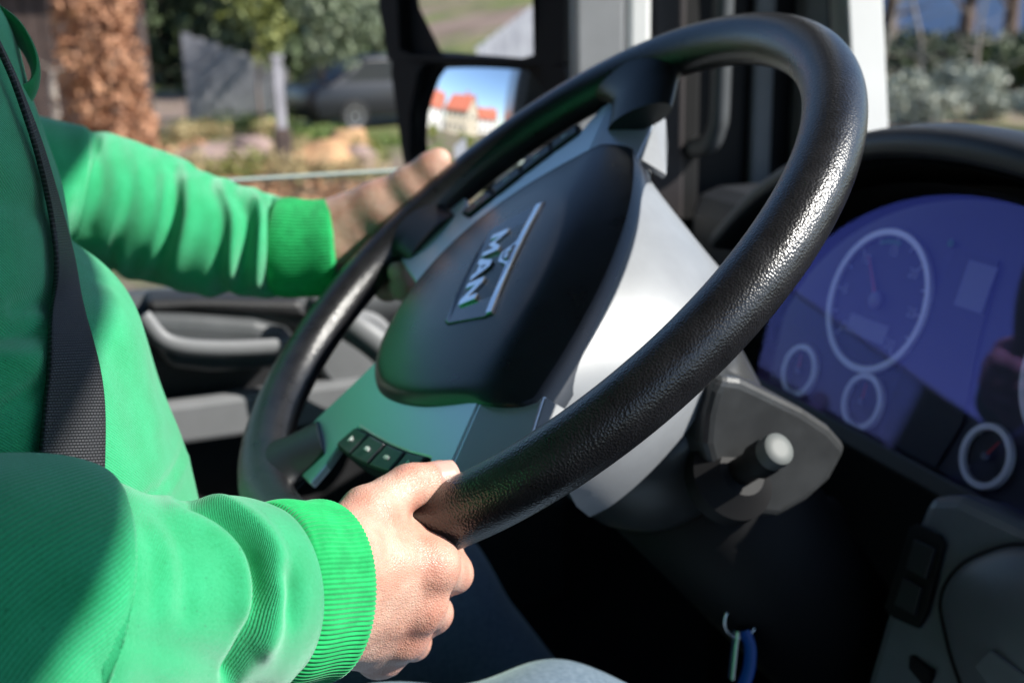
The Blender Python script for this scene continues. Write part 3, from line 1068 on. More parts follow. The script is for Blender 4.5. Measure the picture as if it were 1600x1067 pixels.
# ------------------------------------------------------------------ dashboard
dash = thing('dashboard', 'dark curved dashboard with an arched hood over the instruments', 'dashboard', (.2, .6, -.5))
nx_, ny_ = 61, 13
xs = np.linspace(-.40, .275, nx_)
yprof = [(.322, -.016), (.320, -.009), (.323, -.003), (.330, .001), (.340, .003), (.352, .0035), (.42, -.010), (.52, -.035), (.62, -.06), (.86, -.10)]


def hoodz(x):
    ax = abs(x)
    if x > .16: return .060 - .9 * ax ** 2 - 9 * (x - .16) ** 2
    return .060 - .9 * ax ** 2 if ax < .36 else .060 - .9 * .36 ** 2 - (ax - .36) * .6


rows = []
for y, dz in yprof:
    for x in xs: rows.append((x, y + .25 * x * x * (1 if y < .5 else 0), hoodz(x) + dz))
for y, dz in ((.86, -.13), (.40, -.034), (.35, -.024), (.326, -.020)):
    for x in xs: rows.append((x, y + .25 * x * x * (1 if y < .5 else 0), hoodz(x) + dz))
n_r = len(yprof) + 4
mk('instrument_hood', rows, gridfaces(n_r, nx_, False, True) + [((n_r - 1) * nx_ + j, j, j + 1, (n_r - 1) * nx_ + j + 1)[::-1] for j in range(nx_ - 1)], M_DASH, dash, ang=60)
# second, inner lip below the hood edge
rows = []
for y, dz in ((.330, -.024), (.334, -.022), (.345, -.026), (.40, -.046), (.40, -.07), (.345, -.04)):
    for x in xs: rows.append((x * .93, y + .25 * x * x, hoodz(x) + dz))
mk('hood_lining', rows, gridfaces(6, nx_, False, True), M_BLACK, dash, ang=60)
box('dash_body', (.55, .68, -.30), (2.18, .42, .30), M_DASH, dash, bevel=.03)
box('dash_top', (1.05, .62, -.06), (1.1, .5, .16), M_DASH, dash, bevel=.05, seg=4)
box('dash_end', (-.47, .60, -.14), (.2, .36, .16), M_DASH, dash, bevel=.03)
vent = atY(1112, 365, .45)
lathe('air_vent', vent, (0, -1, .2), [(.035, -.03), (.036, 0), (.030, .004), (.026, -.006)], M_DARK, dash, 36)
box('knee_panel', (.05, .47, -.36), (1.0, .05, .34), M_BLACK, dash, bevel=.01)

# instrument cluster -------------------------------------------------------------------------------
CP0 = np.array([0, .30, -.185])
ca = math.atan2(.06, .185)
CN = np.array([0, -math.cos(ca), math.sin(ca)])
CU = np.array([0, math.sin(ca), math.cos(ca)])
CM = Matrix(((1, CU[0], CN[0], CP0[0]), (0, CU[1], CN[1], CP0[1]), (0, CU[2], CN[2], CP0[2]), (0, 0, 0, 1)))
clu = thing('instrument_cluster', 'violet sheened instrument cluster with ringed round dials', 'instrument cluster', mtx=CM)


def cpoly(name, pts, z, th, m, parent, bevel=0.): return prism(name, [np.array([x, y, z]) for x, y in pts], (0, 0, -th), m, parent, bevel)


arch_t = [(.215 * math.sin(a), .05 + .155 * math.cos(a)) for a in np.linspace(-1.45, 1.45, 40)]
arch_t = [(x + .015, y) for x, y in arch_t]
arch_t = [(min(x, .196), y) for x, y in arch_t if x < .21 or y > .1]
clo = [(-.19, .012), (.196, .012)] + arch_t[::-1]
cpoly('panel', clo, 0, .02, M_PANEL, clu)
cpoly('lower_bezel', [(-.20, -.004), (.20, -.004), (.20, .012), (-.20, .012)], .012, .03, M_DARK, clu, .003)


def disc(c, r, z, n=48): return [(c[0] + r * math.cos(a), c[1] + r * math.sin(a)) for a in np.linspace(0, 2 * np.pi, n, endpoint=False)]


def gauge(c, r, needle, ticks, big=False):
    g = cpoly('gauge', disc(c, r, 0), .0015, .002, M_FACE, clu)
    w0_ = .0024 if big else .0021
    V, F = lathevf((c[0], c[1], 0), (0, 0, 1), [(r - w0_ * 1.25, .001), (r - w0_, .0045), (r + w0_, .0045), (r + w0_ * 1.4, .001)], 72)
    mk('ring', V, F[:-2], M_RING, g, ang=25)
    a = math.radians(needle)
    d = np.array([math.cos(a), math.sin(a), 0])
    q = np.array([-d[1], d[0], 0])
    C3 = np.array([c[0], c[1], .0035])
    w_ = .0016 if big else .0011
    prism('needle', [C3 - q * w_, C3 + q * w_, C3 + d * r * .72 + q * w_ * .3, C3 + d * r * .72 - q * w_ * .3][::-1], (0, 0, .0008), M_RED, g)
    lathe('needle_hub', C3, (0, 0, 1), [(r * .13, -.001), (r * .13, .0014), (r * .1, .002)], M_LCD, g, 24)
    VF = []
    for k in range(ticks):
        t = math.radians(225 - 270 * k / (ticks - 1))
        dd = np.array([math.cos(t), math.sin(t), 0])
        qq = np.array([-dd[1], dd[0], 0])
        ln = r * (.14 if k % 2 == 0 else .08)
        VF.append(boxvf(np.array([c[0], c[1], .002]) + dd * (r * .93 - ln / 2), (ln, r * .02, .0006), (dd, qq, np.array([0, 0, 1.]))))
    mk('tick_marks', *merge(VF), M_PRINT, g, False)
    return g


g = gauge((-.085, .110), .0555, 128, 13, True)
for k in range(7):
    t = math.radians(225 - 270 * k / 6)
    V, F = text_mesh(str(k * 5), .0105)
    V = V + np.array([-.085 + .0415 * math.cos(t), .110 + .0405 * math.sin(t), .0022])
    o = mk('numeral', V, F, M_PRINT, g, False)
ga = [(-.085 + .050 * math.cos(a), .110 + .050 * math.sin(a)) for a in np.radians(np.linspace(112, 84, 10))]
gb = [(-.085 + .046 * math.cos(a), .110 + .046 * math.sin(a)) for a in np.radians(np.linspace(84, 112, 10))]
cpoly('green_band', (ga + gb)[::-1], .0024, .0006, M_GREEN, g)
cpoly('odometer', [(-.110, .079), (-.062, .079), (-.062, .094), (-.110, .094)], .0026, .001, M_LCD, g)
g = gauge((.132, .110), .0555, 205, 13, True)
cpoly('odometer', [(.109, .079), (.157, .079), (.157, .094), (.109, .094)], .0026, .001, M_LCD, g)
for k in range(7):
    t = math.radians(225 - 270 * k / 6)
    V, F = text_mesh(str(k * 20), .0105)
    V = V + np.array([.132 + .0415 * math.cos(t), .110 + .0405 * math.sin(t), .0022])
    mk('numeral', V, F, M_PRINT, g, False)
for c, nd in (((-.150, .032), 105), ((-.063, .032), 95), ((.071, .036), 60), ((.165, .034), 80)):
    gauge(c, .0205, nd, 7)
cpoly('display_recess', [(-.030, .012), (.030, .012), (.040, .05), (.030, .10), (.022, .165), (-.022, .165), (-.030, .10), (-.036, .05)], .0018, .002, M_FACE, clu)
cpoly('display', [(-.004, .126), (.024, .126), (.024, .160), (-.004, .160)], .003, .001, M_LCD, clu)
cpoly('warning_lamp', disc((-.028, .168), .003, 0, 16), .003, .001, M_GREEN, clu)
# clear cover with a violet coating
cpoly('lens', [(x * .995, y) for x, y in clo], .016, .0015, M_LENS, clu)

# lower console at the right -----------------------------------------------------------------------
KP = np.array([.1, .245, -.20])
KN = unit([.10, -.93, .36])


def kp(px, py, off=0): return atP(px, py, KP + KN * off, KN)


kb = [kp(*p) for p in [(1448, 770), (1500, 770), (1760, 890), (1900, 1400), (1260, 1400), (1330, 1130), (1395, 905)]]
prism('console_body', kb, -KN * .10, M_CONS, dash, bevel=.010, seg=3)
sp = [kp(*p, .001) for p in [(1425, 826), (1436, 818), (1474, 836), (1480, 850), (1452, 960), (1438, 982), (1400, 965), (1386, 950)]]
swp = prism('switch_panel', sp, KN * .0035, M_BLACK, dash, bevel=.001)
for pts in ([(1433, 842), (1466, 857), (1452, 905), (1420, 888)], [(1416, 902), (1446, 918), (1434, 962), (1402, 944)]):
    prism('rocker_switch', [kp(*p, .004) for p in pts], KN * .004, M_DARK, swp, bevel=.001)
lid = catmull([(1472, 935), (1492, 895), (1530, 868), (1600, 852), (1720, 880), (1760, 1000), (1720, 1180), (1560, 1200), (1500, 1060), (1478, 985)], 60, closed=True)
lc = np.array([1600., 1010.])
LV = [kp(*lc, .030)]
for t in np.linspace(.08, 1, 16):
    LV += [kp(*(lc + (p - lc) * t), .009 + .021 * (1 - t ** 2.4) - .004 * max(t - .93, 0) / .07) for p in lid]
LV += [kp(*p, -.004) for p in lid]
nl = len(lid)
LF = [(0, 1 + j, 1 + (j + 1) % nl) for j in range(nl)]
for i in range(16):
    LF += [(1 + i * nl + j, 1 + (i + 1) * nl + j, 1 + (i + 1) * nl + (j + 1) % nl, 1 + i * nl + (j + 1) % nl) for j in range(nl)]
mk('storage_lid', LV, LF, M_CONS, dash, ang=50)
V, F = sweepvf(np.vstack([[kp(*p, .004) for p in lid], [kp(*lid[0], .004)]]), .0022, seg=8)
mk('lid_gap', V, F, M_BLACK, dash)
bt = [(1530, 1042), (1556, 1014), (1640, 1075), (1660, 1130), (1590, 1120)]
prism('lid_button', [kp(*p, .026) for p in bt], KN * .006, M_CONS, dash, bevel=.0015)
box('ashtray_slot', kp(1440, 1050, .0), (.02, .004, .014), M_BLACK, dash)

# ignition lock on the column and the keys hanging from it
ig = D(1150, 950, .80)
lock = lathe('ignition_lock', ig + np.array([-.03, .05, .03]), unit([.4, -.8, .1]), [(.014, -.08), (.014, .03), (.011, .034)], M_DARK, col, 28)
keys = thing('key_ring', 'metal split ring of keys with a blue tag hanging below the wheel', 'keys', D(1160, 1060, .80))
rc = D(1157, 970, .79)
V, F = torusvf(rc, unit(RGT * .2 - FWD), .0115, .0011, 48, 8)
mk('split_ring', V, F, M_CHROME, keys)
tagp = catmull([D(1163, 985, .787), D(1172, 1010, .785), D(1170, 1045, .785), D(1160, 1075, .787)], 20)
sweep('blue_tag', tagp, .0055, mat('blue_plastic_tag', (.01, .08, .38), .35), keys, rb=.0022)
kpth = [D(1150, 985, .79), D(1146, 1020, .79), D(1142, 1060, .79)]
sweep('key_blade', kpth, .004, M_CHROME, keys, rb=.0012, seg=8)
sweep('key', [ig + np.array([-.018, .026, .032]), rc + np.array([0, 0, .0115])], .0035, M_CHROME, keys, rb=.0012, seg=8)

# ------------------------------------------------------------------ the driver
# --- skin: one figure (head, neck, arms, hands), clothes are its children
def P(t): return D(*t)


rw = (472, 930, .484)
mcp = [(672, 884, .533), (652, 944, .536), (626, 990, .543), (592, 1022, .551)]
pip = [(706, 896, .568), (676, 958, .575), (644, 1002, .583), (604, 1030, .586)]
dip = [(694, 846, .588), (660, 888, .602), (628, 936, .608), (590, 972, .606)]
tip = [(668, 800, .585), (636, 836, .602), (604, 882, .606), (570, 922, .604)]
rad_ = [(.0122, .0098, .0084, .0074), (.0120, .0098, .0084, .0074), (.0112, .0092, .0080, .0070), (.0100, .0080, .0070, .0062)]
prims = []
wq = P(rw)
wa, wb = P((480, 885, .489)), P((480, 975, .492))
fore = P((300, 945, .452))
prims += [(fore, wq, .030, .0235), (wa, wb, .019, .019)]
wst = [P((478, 878, .490)), P((478, 912, .488)), P((478, 948, .490)), P((480, 978, .496))]
palm = list(prims)
fing = []
for i in range(4):
    m_, p_, d_, t_ = P(mcp[i]), P(pip[i]), P(dip[i]), P(tip[i])
    r0, r1, r2, r3 = rad_[i]
    palm.append((wst[i], m_, .0160 if i < 3 else .0145, r0 * .94))
    fing.append([(m_, p_, r0 * .93, r1), (p_, d_, r1 * .97, r2), (d_, t_, r2, r3)])
for i in range(3):
    a_, b_ = P(mcp[i]), P(mcp[i + 1])
    palm.append((a_, b_, .0085, .0080))
    palm.append(((wst[i] + wst[i + 1]) / 2, (a_ + b_) / 2, .0150, .0085))
tc_, tm_, ti_, tt_ = P((520, 872, .497)), P((572, 804, .522)), P((638, 760, .541)), P((687, 748, .551))
palm += [(wst[0], tc_, .018, .0165), (tc_, tm_, .0165, .0120), (P((550, 855, .512)), P((640, 850, .534)), .0140, .0095), (P((585, 822, .525)), P((630, 838, .538)), .0105, .0080)]
fing.append([(tm_, ti_, .0118, .0102), (ti_, tt_, .0102, .0088)])
prims = palm + [q for f in fing for q in f]
knuck = [P((m[0] + 4, m[1] - 2, m[2] - .003)) for m in mcp]


def smin(d, e, k):
    h = np.clip(.5 + .5 * (e - d) / k, 0, 1)
    return e * (1 - h) + d * h - k * h * (1 - h)


def hand_extra(Pn, _):
    d = sdf_caps(palm, .008)(Pn)
    for f in fing: d = smin(d, sdf_caps(f, .004)(Pn), .0055)
    for kp_, r in zip(knuck, (.0125, .0122, .0112, .0098)):
        d = smin(d, np.linalg.norm(Pn - kp_, axis=1) - r, .005)
    s = np.sin(Pn[:, 0] * 310 + Pn[:, 2] * 190) * np.sin(Pn[:, 1] * 270) * .0003
    # extensor tendons running to the knuckles
    for i in range(4):
        a_, b_ = wst[i], P(mcp[i])
        ab = b_ - a_
        t = np.clip((Pn - a_) @ ab / (ab @ ab), .25, 1)
        dist = np.linalg.norm(Pn - a_ - t[:, None] * ab - np.array([.012, -.004, .008]), axis=1)
        s = s + .0011 * np.exp(-(dist / .0075) ** 2)
    # creases over the thumb joint
    for f_, wd in ((.0, 1.), (-.0035, .7), (.0035, .7)):
        u = (Pn - ti_) @ unit(tt_ - tm_) - f_
        near = np.exp(-(np.linalg.norm(Pn - ti_, axis=1) / .014) ** 4)
        s = s - .0006 * wd * np.exp(-(u / .0009) ** 2) * near
    return d - s


VB, FB = [], []


def addbody(V, F):
    off = sum(len(v) for v in VB)
    VB.append(np.asarray(V))
    FB.append(np.asarray(F) + off)


addbody(*capmesh(prims, .010, .0014, hand_extra))
# left hand, round the far side of the rim
lw = P((520, 372, .930))
lm = [P((640, 322, .928)), P((622, 352, .938)), P((606, 382, .940)), P((592, 406, .936))]
prims = [(P((400, 385, .935)), lw, .030, .025), (P((525, 352, .932)), P((525, 395, .930)), .019, .018)]
for i, m_ in enumerate(lm):
    rim_a = math.radians((178, 184, 190, 196)[i])
    rc_ = RR * (math.cos(rim_a) * XW + math.sin(rim_a) * WW)
    outw = math.cos(rim_a) * XW + math.sin(rim_a) * WW
    p_ = rc_ + outw * .016 - NW * .026
    d_ = rc_ - outw * .012 - NW * .026
    t_ = rc_ - outw * .026 - NW * .008
    prims += [(lw + (m_ - lw) * .15, m_, .0165, .0118), (m_, p_, .011, .0095), (p_, d_, .0095, .0082), (d_, t_, .0082, .0072)]
    if i: prims.append((lm[i - 1], m_, .010, .010))
prims += [(P((530, 356, .928)), P((592, 322, .916)), .023, .0185), (P((592, 322, .916)), P((640, 290, .906)), .0185, .0135), (P((560, 345, .926)), P((630, 312, .918)), .022, .016), (P((640, 290, .906)), P((672, 263, .900)), .0130, .0105),
          (P((672, 262, .900)), P((687, 249, .898)), .0098, .0086), (P((600, 322, .917)), lm[0], .012, .010)]
addbody(*capmesh(prims, .010, .0022))
# arms, trunk, neck and head under the clothes
SHR, SHL = np.array([.19, -.46, .17]), np.array([-.19, -.46, .16])
ELR, ELL = np.array([.225, -.405, -.10]), P((95, 300, .915))
prims = [(SHR, ELR, .040, .034), (ELR, fore, .034, .028), (SHL, (SHL * .5 + ELL * .5) + np.array([-.02, .01, -.035]), .040, .034), ((SHL * .5 + ELL * .5) + np.array([-.02, .01, -.035]), ELL + np.array([-.006, 0, -.006]), .034, .028), (ELL + np.array([-.006, 0, -.006]), P((400, 385, .935)), .028, .026),
         (np.array([0, -.42, -.28]), np.array([0, -.44, .05]), .12, .13), (SHR * .8 + np.array([0, -.09, 0]), SHL * .8 + np.array([0, -.09, 0]), .06, .06),
         (np.array([0, -.46, .2]), np.array([0, -.43, .36]), .058, .054)]
addbody(*capmesh(prims, .03, .008))
HC = np.array([0, -.41, .44])


def head_fn(Pn):
    q = (Pn - HC) / np.array([.076, .098, .115])
    d = (np.linalg.norm(q, axis=1) - 1) * .085
    jaw = (Pn - HC - np.array([0, .025, -.06])) / np.array([.058, .07, .065])
    e = (np.linalg.norm(jaw, axis=1) - 1) * .06
    k = .02
    def sm(a, b, k):
        h = np.clip(.5 + .5 * (b - a) / k, 0, 1)
        return b * (1 - h) + a * h - k * h * (1 - h)
    d = sm(d, e, k)
    nose = sdf_caps([(HC + np.array([0, .093, .01]), HC + np.array([0, .112, -.025]), .007, .013)], .01)(Pn)
    d = sm(d, nose, .012)
    for s in (-1, 1):
        ear = (Pn - HC - np.array([s * .078, -.005, -.008])) / np.array([.008, .02, .032])
        d = sm(d, (np.linalg.norm(ear, axis=1) - 1) * .012, .006)
        eye = np.linalg.norm(Pn - HC - np.array([s * .031, .096, .010]), axis=1) - .013
        d = np.maximum(d, -(eye - .0) + .004)
        brow = sdf_caps([(HC + np.array([s * .014, .092, .026]), HC + np.array([s * .046, .078, .027]), .006, .005)], .01)(Pn)
        d = sm(d, brow, .01)
    lips = sdf_caps([(HC + np.array([-.02, .086, -.062]), HC + np.array([.02, .086, -.062]), .006, .006)], .01)(Pn)
    d = sm(d, lips, .008)
    neck = sdf_caps([(np.array([0, -.44, .30]), HC + np.array([0, -.015, -.05]), .056, .055)], .01)(Pn)
    return sm(d, neck, .02)


addbody(*surface_nets(head_fn, HC - np.array([.11, .13, .17]), HC + np.array([.11, .14, .14]), .004))
VP = np.vstack(VB)
person = mk('person', VP, np.vstack(FB), M_SKIN)
at_ = person.data.attributes.new('blush', 'FLOAT', 'POINT')
bl_ = np.zeros(len(VP))
for c_, r_ in [(k_, .012) for k_ in knuck] + [(P(p_), .010) for p_ in pip] + [(ti_, .010), (tt_, .010), (tm_, .011)]:
    bl_ = np.maximum(bl_, np.exp(-(np.linalg.norm(VP - c_, axis=1) / (r_ * 1.25)) ** 2))
at_.data.foreach_set('value', bl_.astype(np.float32))
tag(person, 'driver in a green sweatshirt holding the steering wheel with both hands', 'person')
# thumb nail
nax = unit(tt_ - ti_)
nn = unit(-ray(690, 740) + np.array([0, 0, .5]))
nn = unit(nn - nax * (nn @ nax))
ns = np.cross(nax, nn)
V = []
for u in np.linspace(-1, 1, 9):
    for v in np.linspace(-1, 1, 9):
        rr = .0066 * v * math.sqrt(max(1 - .35 * max(u, 0) ** 2, .1))
        V.append(tt_ + nax * (.0012 + .0062 * u) + ns * rr + nn * (.0089 - 55 * rr * rr - (.0009 if abs(u) == 1 or abs(v) == 1 else 0) - .0006 * u))
mk('thumb_nail', V, gridfaces(9, 9, False), M_NAIL, person)
# eyes and hair (above the frame)
for s in (-1, 1):
    mk('eye', *lathevf(HC + np.array([s * .031, .080, .010]), (0, 1, 0), [(.004, -.011), (.010, -.004), (.0115, 0), (.010, .005), (.004, .0105)], 20), mat('eye_white', (.7, .68, .66), .2), person)


def hair_fn(Pn):
    q = (Pn - HC - np.array([0, -.012, .018])) / np.array([.084, .100, .112])
    d = (np.linalg.norm(q, axis=1) - 1) * .09 + .004 * np.sin(Pn[:, 0] * 160) * np.sin(Pn[:, 1] * 130 + Pn[:, 2] * 90)
    cut = .055 - (Pn[:, 2] - HC[2]) - np.clip(-(Pn[:, 1] - HC[1]) * 1.4, -.01, .14)
    return np.maximum(d, cut * .7)


mk('hair', *surface_nets(hair_fn, HC - np.array([.11, .13, .15]), HC + np.array([.11, .13, .15]), .005), M_HAIR, person)

# --- sweatshirt body
prof = [(-.36, -.235, .20), (-.30, -.215, .205), (-.24, -.200, .205), (-.18, -.198, .205), (-.135, -.201, .20), (-.10, -.208, .195), (-.07, -.2145, .19), (-.036, -.2205, .185), (-.012, -.2245, .185), (.004, -.229, .185), (.015, -.236, .184), (.024, -.248, .184),
        (.032, -.2555, .185), (.06, -.2575, .19), (.10, -.261, .20), (.15, -.272, .205), (.19, -.290, .20), (.225, -.32, .17), (.25, -.345, .13), (.275, -.36, .10)]
pz = np.array([p[0] for p in prof])
zt = np.linspace(-.36, .275, 210)
fr_ = np.interp(zt, pz, [p[1] for p in prof])
rx_ = np.interp(zt, pz, [p[2] for p in prof])
ker = np.exp(-np.linspace(-2, 2, 9) ** 2); ker /= ker.sum()
fr_ = np.convolve(np.pad(fr_, 4, 'edge'), ker, 'valid')
rx_ = np.convolve(np.pad(rx_, 4, 'edge'), ker, 'valid')
th = np.linspace(0, 2 * np.pi, 220, endpoint=False)
back = -.60
yc = (fr_ + back) / 2
ry = (fr_ - back) / 2
cs, sn = np.cos(th), np.sin(th)
ex = .78
V = np.stack([rx_[:, None] * np.sign(cs) * np.abs(cs) ** ex, yc[:, None] + ry[:, None] * np.sign(sn) * np.abs(sn) ** ex, np.repeat(zt[:, None], len(th), 1)], -1)
# creases that hang from the chest and gather over the belly
S_ = (np.sin(V[..., 0] * 42 + V[..., 2] * 55) * .5 + np.sin(V[..., 0] * 23 - V[..., 2] * 78 + 1) * .5) * .0028
S_ = S_ * np.clip((V[..., 1] + .42) / .1, 0, 1)
V = V + np.stack([cs * 0 + S_ * cs * .6, S_ * .7, 0 * S_], -1) * np.array([1, 1, 1])
V = V.reshape(-1, 3)
F = gridfaces(len(zt), len(th))
Nn = vnormals(V, F)
V = sculpt(V, Nn, [([(222, 786), (262, 752), (283, 715), (290, 690)], 4, -.0028), ([(232, 792), (272, 757), (292, 720), (299, 690)], 4, .0014),
                   ([(110, 432), (150, 437), (185, 452)], 4, -.0012), ([(30, 480), (75, 470), (130, 520)], 16, -.004),
                   ([(0, 520), (60, 515)], 14, -.005), ([(0, 560), (50, 560)], 14, .003), ([(0, 300), (60, 330)], 25, -.003), ([(10, 640), (70, 600)], 14, -.004),
                   ([(150, 520), (200, 600), (225, 700)], 22, -.002), ([(170, 470), (215, 560), (255, 660)], 18, .002)])
hood = mk('sweatshirt', V, F + [tuple(range(len(th)))[::-1]], M_HOOD, person)
tube_uv(hood, len(zt), len(th), 1.15, .635)
dg = bpy.context.evaluated_depsgraph_get()
BV = BVHTree.FromPolygons([tuple(v) for v in V], [tuple(f) for f in F])
# collapsed hood lying round the neck, and its cord loop
hp_ = catmull([(-.13, -.36, .24), (-.06, -.30, .232), (.02, -.285, .225), (.10, -.31, .235), (.16, -.40, .25), (.10, -.56, .25), (-.04, -.60, .25), (-.14, -.52, .25)], 60, closed=True)
V2, F2 = sweepvf(np.vstack([hp_, hp_[:1]]), .045, .03, 24, up=(0, 0, 1))
V2 = V2 + (.004 * np.sin(V2 @ np.array([40, 55, 70.])))[:, None] * np.array([.3, .5, .8])
hd2 = mk('hood', V2, F2, M_HOOD, person)
tube_uv(hd2, 61, 24, .24, 1.0)
cp = catmull([D(-60, 5, .60), D(-10, 25, .585), D(28, 52, .578), D(50, 88, .572), D(56, 120, .568), D(46, 145, .562), D(22, 154, .556), D(-12, 148, .552)], 60)
sweep('drawcord', cp, .0086, M_CORD, person, rb=.0022, seg=16, up=tuple(-FWD * .6 + RGT * .6))

# --- sleeves
def sleeve(name, ctrl, radii, strokes, seed, flat=.93, n=260, s=160, amp=.0011):
    path = catmull(ctrl, n)
    r = np.interp(np.linspace(0, 1, n), np.linspace(0, 1, len(radii)), radii)
    r = np.convolve(np.pad(r, 6, 'edge'), np.ones(13) / 13, 'valid')
    V, F = sweepvf(path, r, r * flat, s, cap=False)
    rg = np.random.default_rng(seed)
    L = np.concatenate([[0], np.cumsum(np.linalg.norm(np.diff(path, axis=0), axis=1))])
    Sg = np.repeat(L[:, None], s, 1).reshape(-1)
    Th = np.tile(np.linspace(0, 2 * np.pi, s, endpoint=False), n)
    off = np.zeros(len(V))
    for k in range(9):
        a, b, c = rg.uniform(110, 330), rg.integers(1, 3) * rg.choice([-1, 1]), rg.uniform(0, 6.28)
        env = .5 + .5 * np.sin(Th * rg.integers(1, 3) + rg.uniform(0, 6.28))
        off += np.sin(Sg * a + Th * b + c) * env * amp * rg.uniform(.3, .9) / (1 + k * .22)
    N = vnormals(V, F)
    if np.mean(((V - np.repeat(path, s, 0)) * N).sum(1)) < 0: N = -N
    V = V + N * off[:, None]
    V = sculpt(V, N, strokes, (n, s))
    return V, F, path


def cuff(path_ctrl, r0, r1, ribs, parent, n=46):
    path = catmull(path_ctrl, n)
    t = np.linspace(0, 1, n)
    r = r0 + (r1 - r0) * t + .0022 * np.sin(np.pi * t)
    r = r - .004 * np.clip((t - .94) / .06, 0, 1) ** 2 - .003 * np.clip((.06 - t) / .06, 0, 1)
    s = ribs * 6
    V, F = sweepvf(path, r, r * .95, s, cap=False)
    th = np.linspace(0, 2 * np.pi, s, endpoint=False)
    rib = np.tile(.00036 * np.cos(th * ribs), n)
    c = np.repeat(path, s, 0)
    d = V - c
    d /= np.linalg.norm(d, axis=1)[:, None]
    wob = np.tile(.0010 * np.sin(th * 3 + .6), n) + np.repeat(.0008 * np.sin(t * 9), s)
    V = V + d * (rib + wob)[:, None]
    # turned-in end
    Vi = c[-s:] + (V[-s:] - c[-s:]) * .86 - (path[-1] - path[-2]) * 3
    V = np.vstack([V, Vi])
    F = F + [((n - 1) * s + j, (n - 1) * s + (j + 1) % s, n * s + (j + 1) % s, n * s + j) for j in range(s)]
    return mk('cuff', V, F, M_RIB, parent)


ctrl = [SHR + np.array([-.13, 0, .02]), SHR + np.array([-.01, 0, -.005]), (SHR + ELR) / 2 + np.array([.02, -.005, .0]), ELR + np.array([.012, .0, .012]), D(-40, 985, .41), D(100, 968, .425), D(230, 955, .442), D(310, 943, .455), D(380, 932, .468), D(418, 927, .476)]
radii = [.07, .088, .076, .070, .067, .060, .048, .044, .043, .0395]
strokes = [([(292, 784), (344, 808), (388, 846), (406, 890), (410, 944), (384, 1012), (360, 1060)], 9, -.0125),
           ([(312, 784), (366, 800), (414, 836), (436, 885), (436, 950), (415, 1010)], 15, .0050),
           ([(270, 800), (325, 822), (365, 858), (380, 900), (380, 960)], 16, .0030),
           ([(446, 900), (455, 925), (450, 960)], 14, -.0050),
           
           ([(165, 775), (215, 800), (240, 870), (238, 950)], 9, -.0014), ([(200, 790), (262, 815), (290, 880), (290, 960)], 9, -.0013),
           ([(150, 780), (185, 830), (195, 900)], 14, -.0012), ([(180, 782), (228, 805), (262, 870), (262, 950)], 8, .0010),
           ([(60, 712), (90, 760), (85, 830), (60, 900)], 14, -.0045), ([(100, 730), (125, 780), (120, 850), (100, 930)], 18, -.0022),
           ([(20, 705), (45, 760), (30, 830)], 14, -.004), ([(80, 716), (108, 770), (102, 840)], 16, .002), 
           ([(160, 985), (260, 1010), (340, 1040)], 20, -.002), ([(0, 880), (60, 960), (160, 1050)], 26, -.003)]
V, F, _ = sleeve('sleeve', ctrl, radii, strokes, 3)
slv = mk('sleeve', V, F, M_HOOD, person)
tube_uv(slv, 260, 160, .32, .62)
cuff([D(402, 928, .472), D(440, 926, .482), D(478, 923, .493), D(498, 921, .499)], .0365, .0370, 118, slv)
ctrl = [SHL + np.array([.13, 0, .02]), SHL + np.array([.01, 0, -.005]), (SHL * .5 + ELL * .5) + np.array([-.02, .01, -.035]), ELL, D(200, 325, .93), D(300, 362, .935), D(400, 382, .937), D(440, 386, .936), D(470, 388, .935)]
radii = [.07, .085, .060, .054, .0545, .0505, .043, .040, .036]
strokes = [([(275, 262), (272, 330), (252, 400), (228, 452)], 9, -.0085), ([(292, 285), (290, 350), (270, 420)], 12, .004),
           ([(230, 240), (245, 300), (225, 390), (190, 440)], 10, -.003), ([(190, 230), (205, 290), (185, 370), (150, 430)], 10, -.003), ([(150, 225), (160, 290), (140, 360)], 10, -.003),
           ([(330, 285), (350, 330), (342, 400), (345, 455)], 10, -.005), ([(366, 300), (385, 350), (372, 450)], 9, -.005), ([(350, 300), (364, 350), (358, 430)], 9, .005),
           ([(395, 290), (408, 350), (400, 440)], 9, .005), ([(422, 305), (424, 380), (418, 450)], 7, -.005), ([(130, 205), (120, 260), (100, 330)], 14, .004)]
V, F, _ = sleeve('sleeve', ctrl, radii, strokes, 11, amp=.0013)
slv2 = mk('sleeve', V, F, M_HOOD, person)
tube_uv(slv2, 260, 160, .32, .60)
cuff([D(430, 386, .936), D(465, 388, .935), D(505, 388, .934), D(535, 386, .933)], .0385, .0365, 84, slv2, 46)

# --- jeans
prims = [(np.array([.11, -.42, -.268]), np.array([.125, -.03, -.300]), .100, .080), (np.array([-.10, -.42, -.33]), np.array([-.21, -.04, -.33]), .098, .075),
         (np.array([.125, -.03, -.300]), np.array([.14, .20, -.68]), .078, .06), (np.array([-.21, -.04, -.33]), np.array([-.18, .20, -.68]), .072, .06),
         (np.array([-.1, -.44, -.32]), np.array([.1, -.44, -.32]), .12, .12)]
Vj, Fj = capmesh(prims, .03, .006)
Nj = vnormals(Vj, Fj)
Vj = Vj + Nj * (np.sin(Vj @ np.array([30, 70, 25.])) * .002 + np.sin(Vj @ np.array([-60, 40, 30.])) * .0015)[:, None]
mk('jeans', Vj, Fj, M_JEAN, person)
for s, x in ((1, .14), (-1, -.16)):
    V, F = capmesh([(np.array([x, .19, -.86]), np.array([x, .21, -.70]), .048, .045), (np.array([x, .17, -.885]), np.array([x, .36, -.90]), .045, .034)], .03, .008)
    mk('boot', V, F, M_SOLE, person)

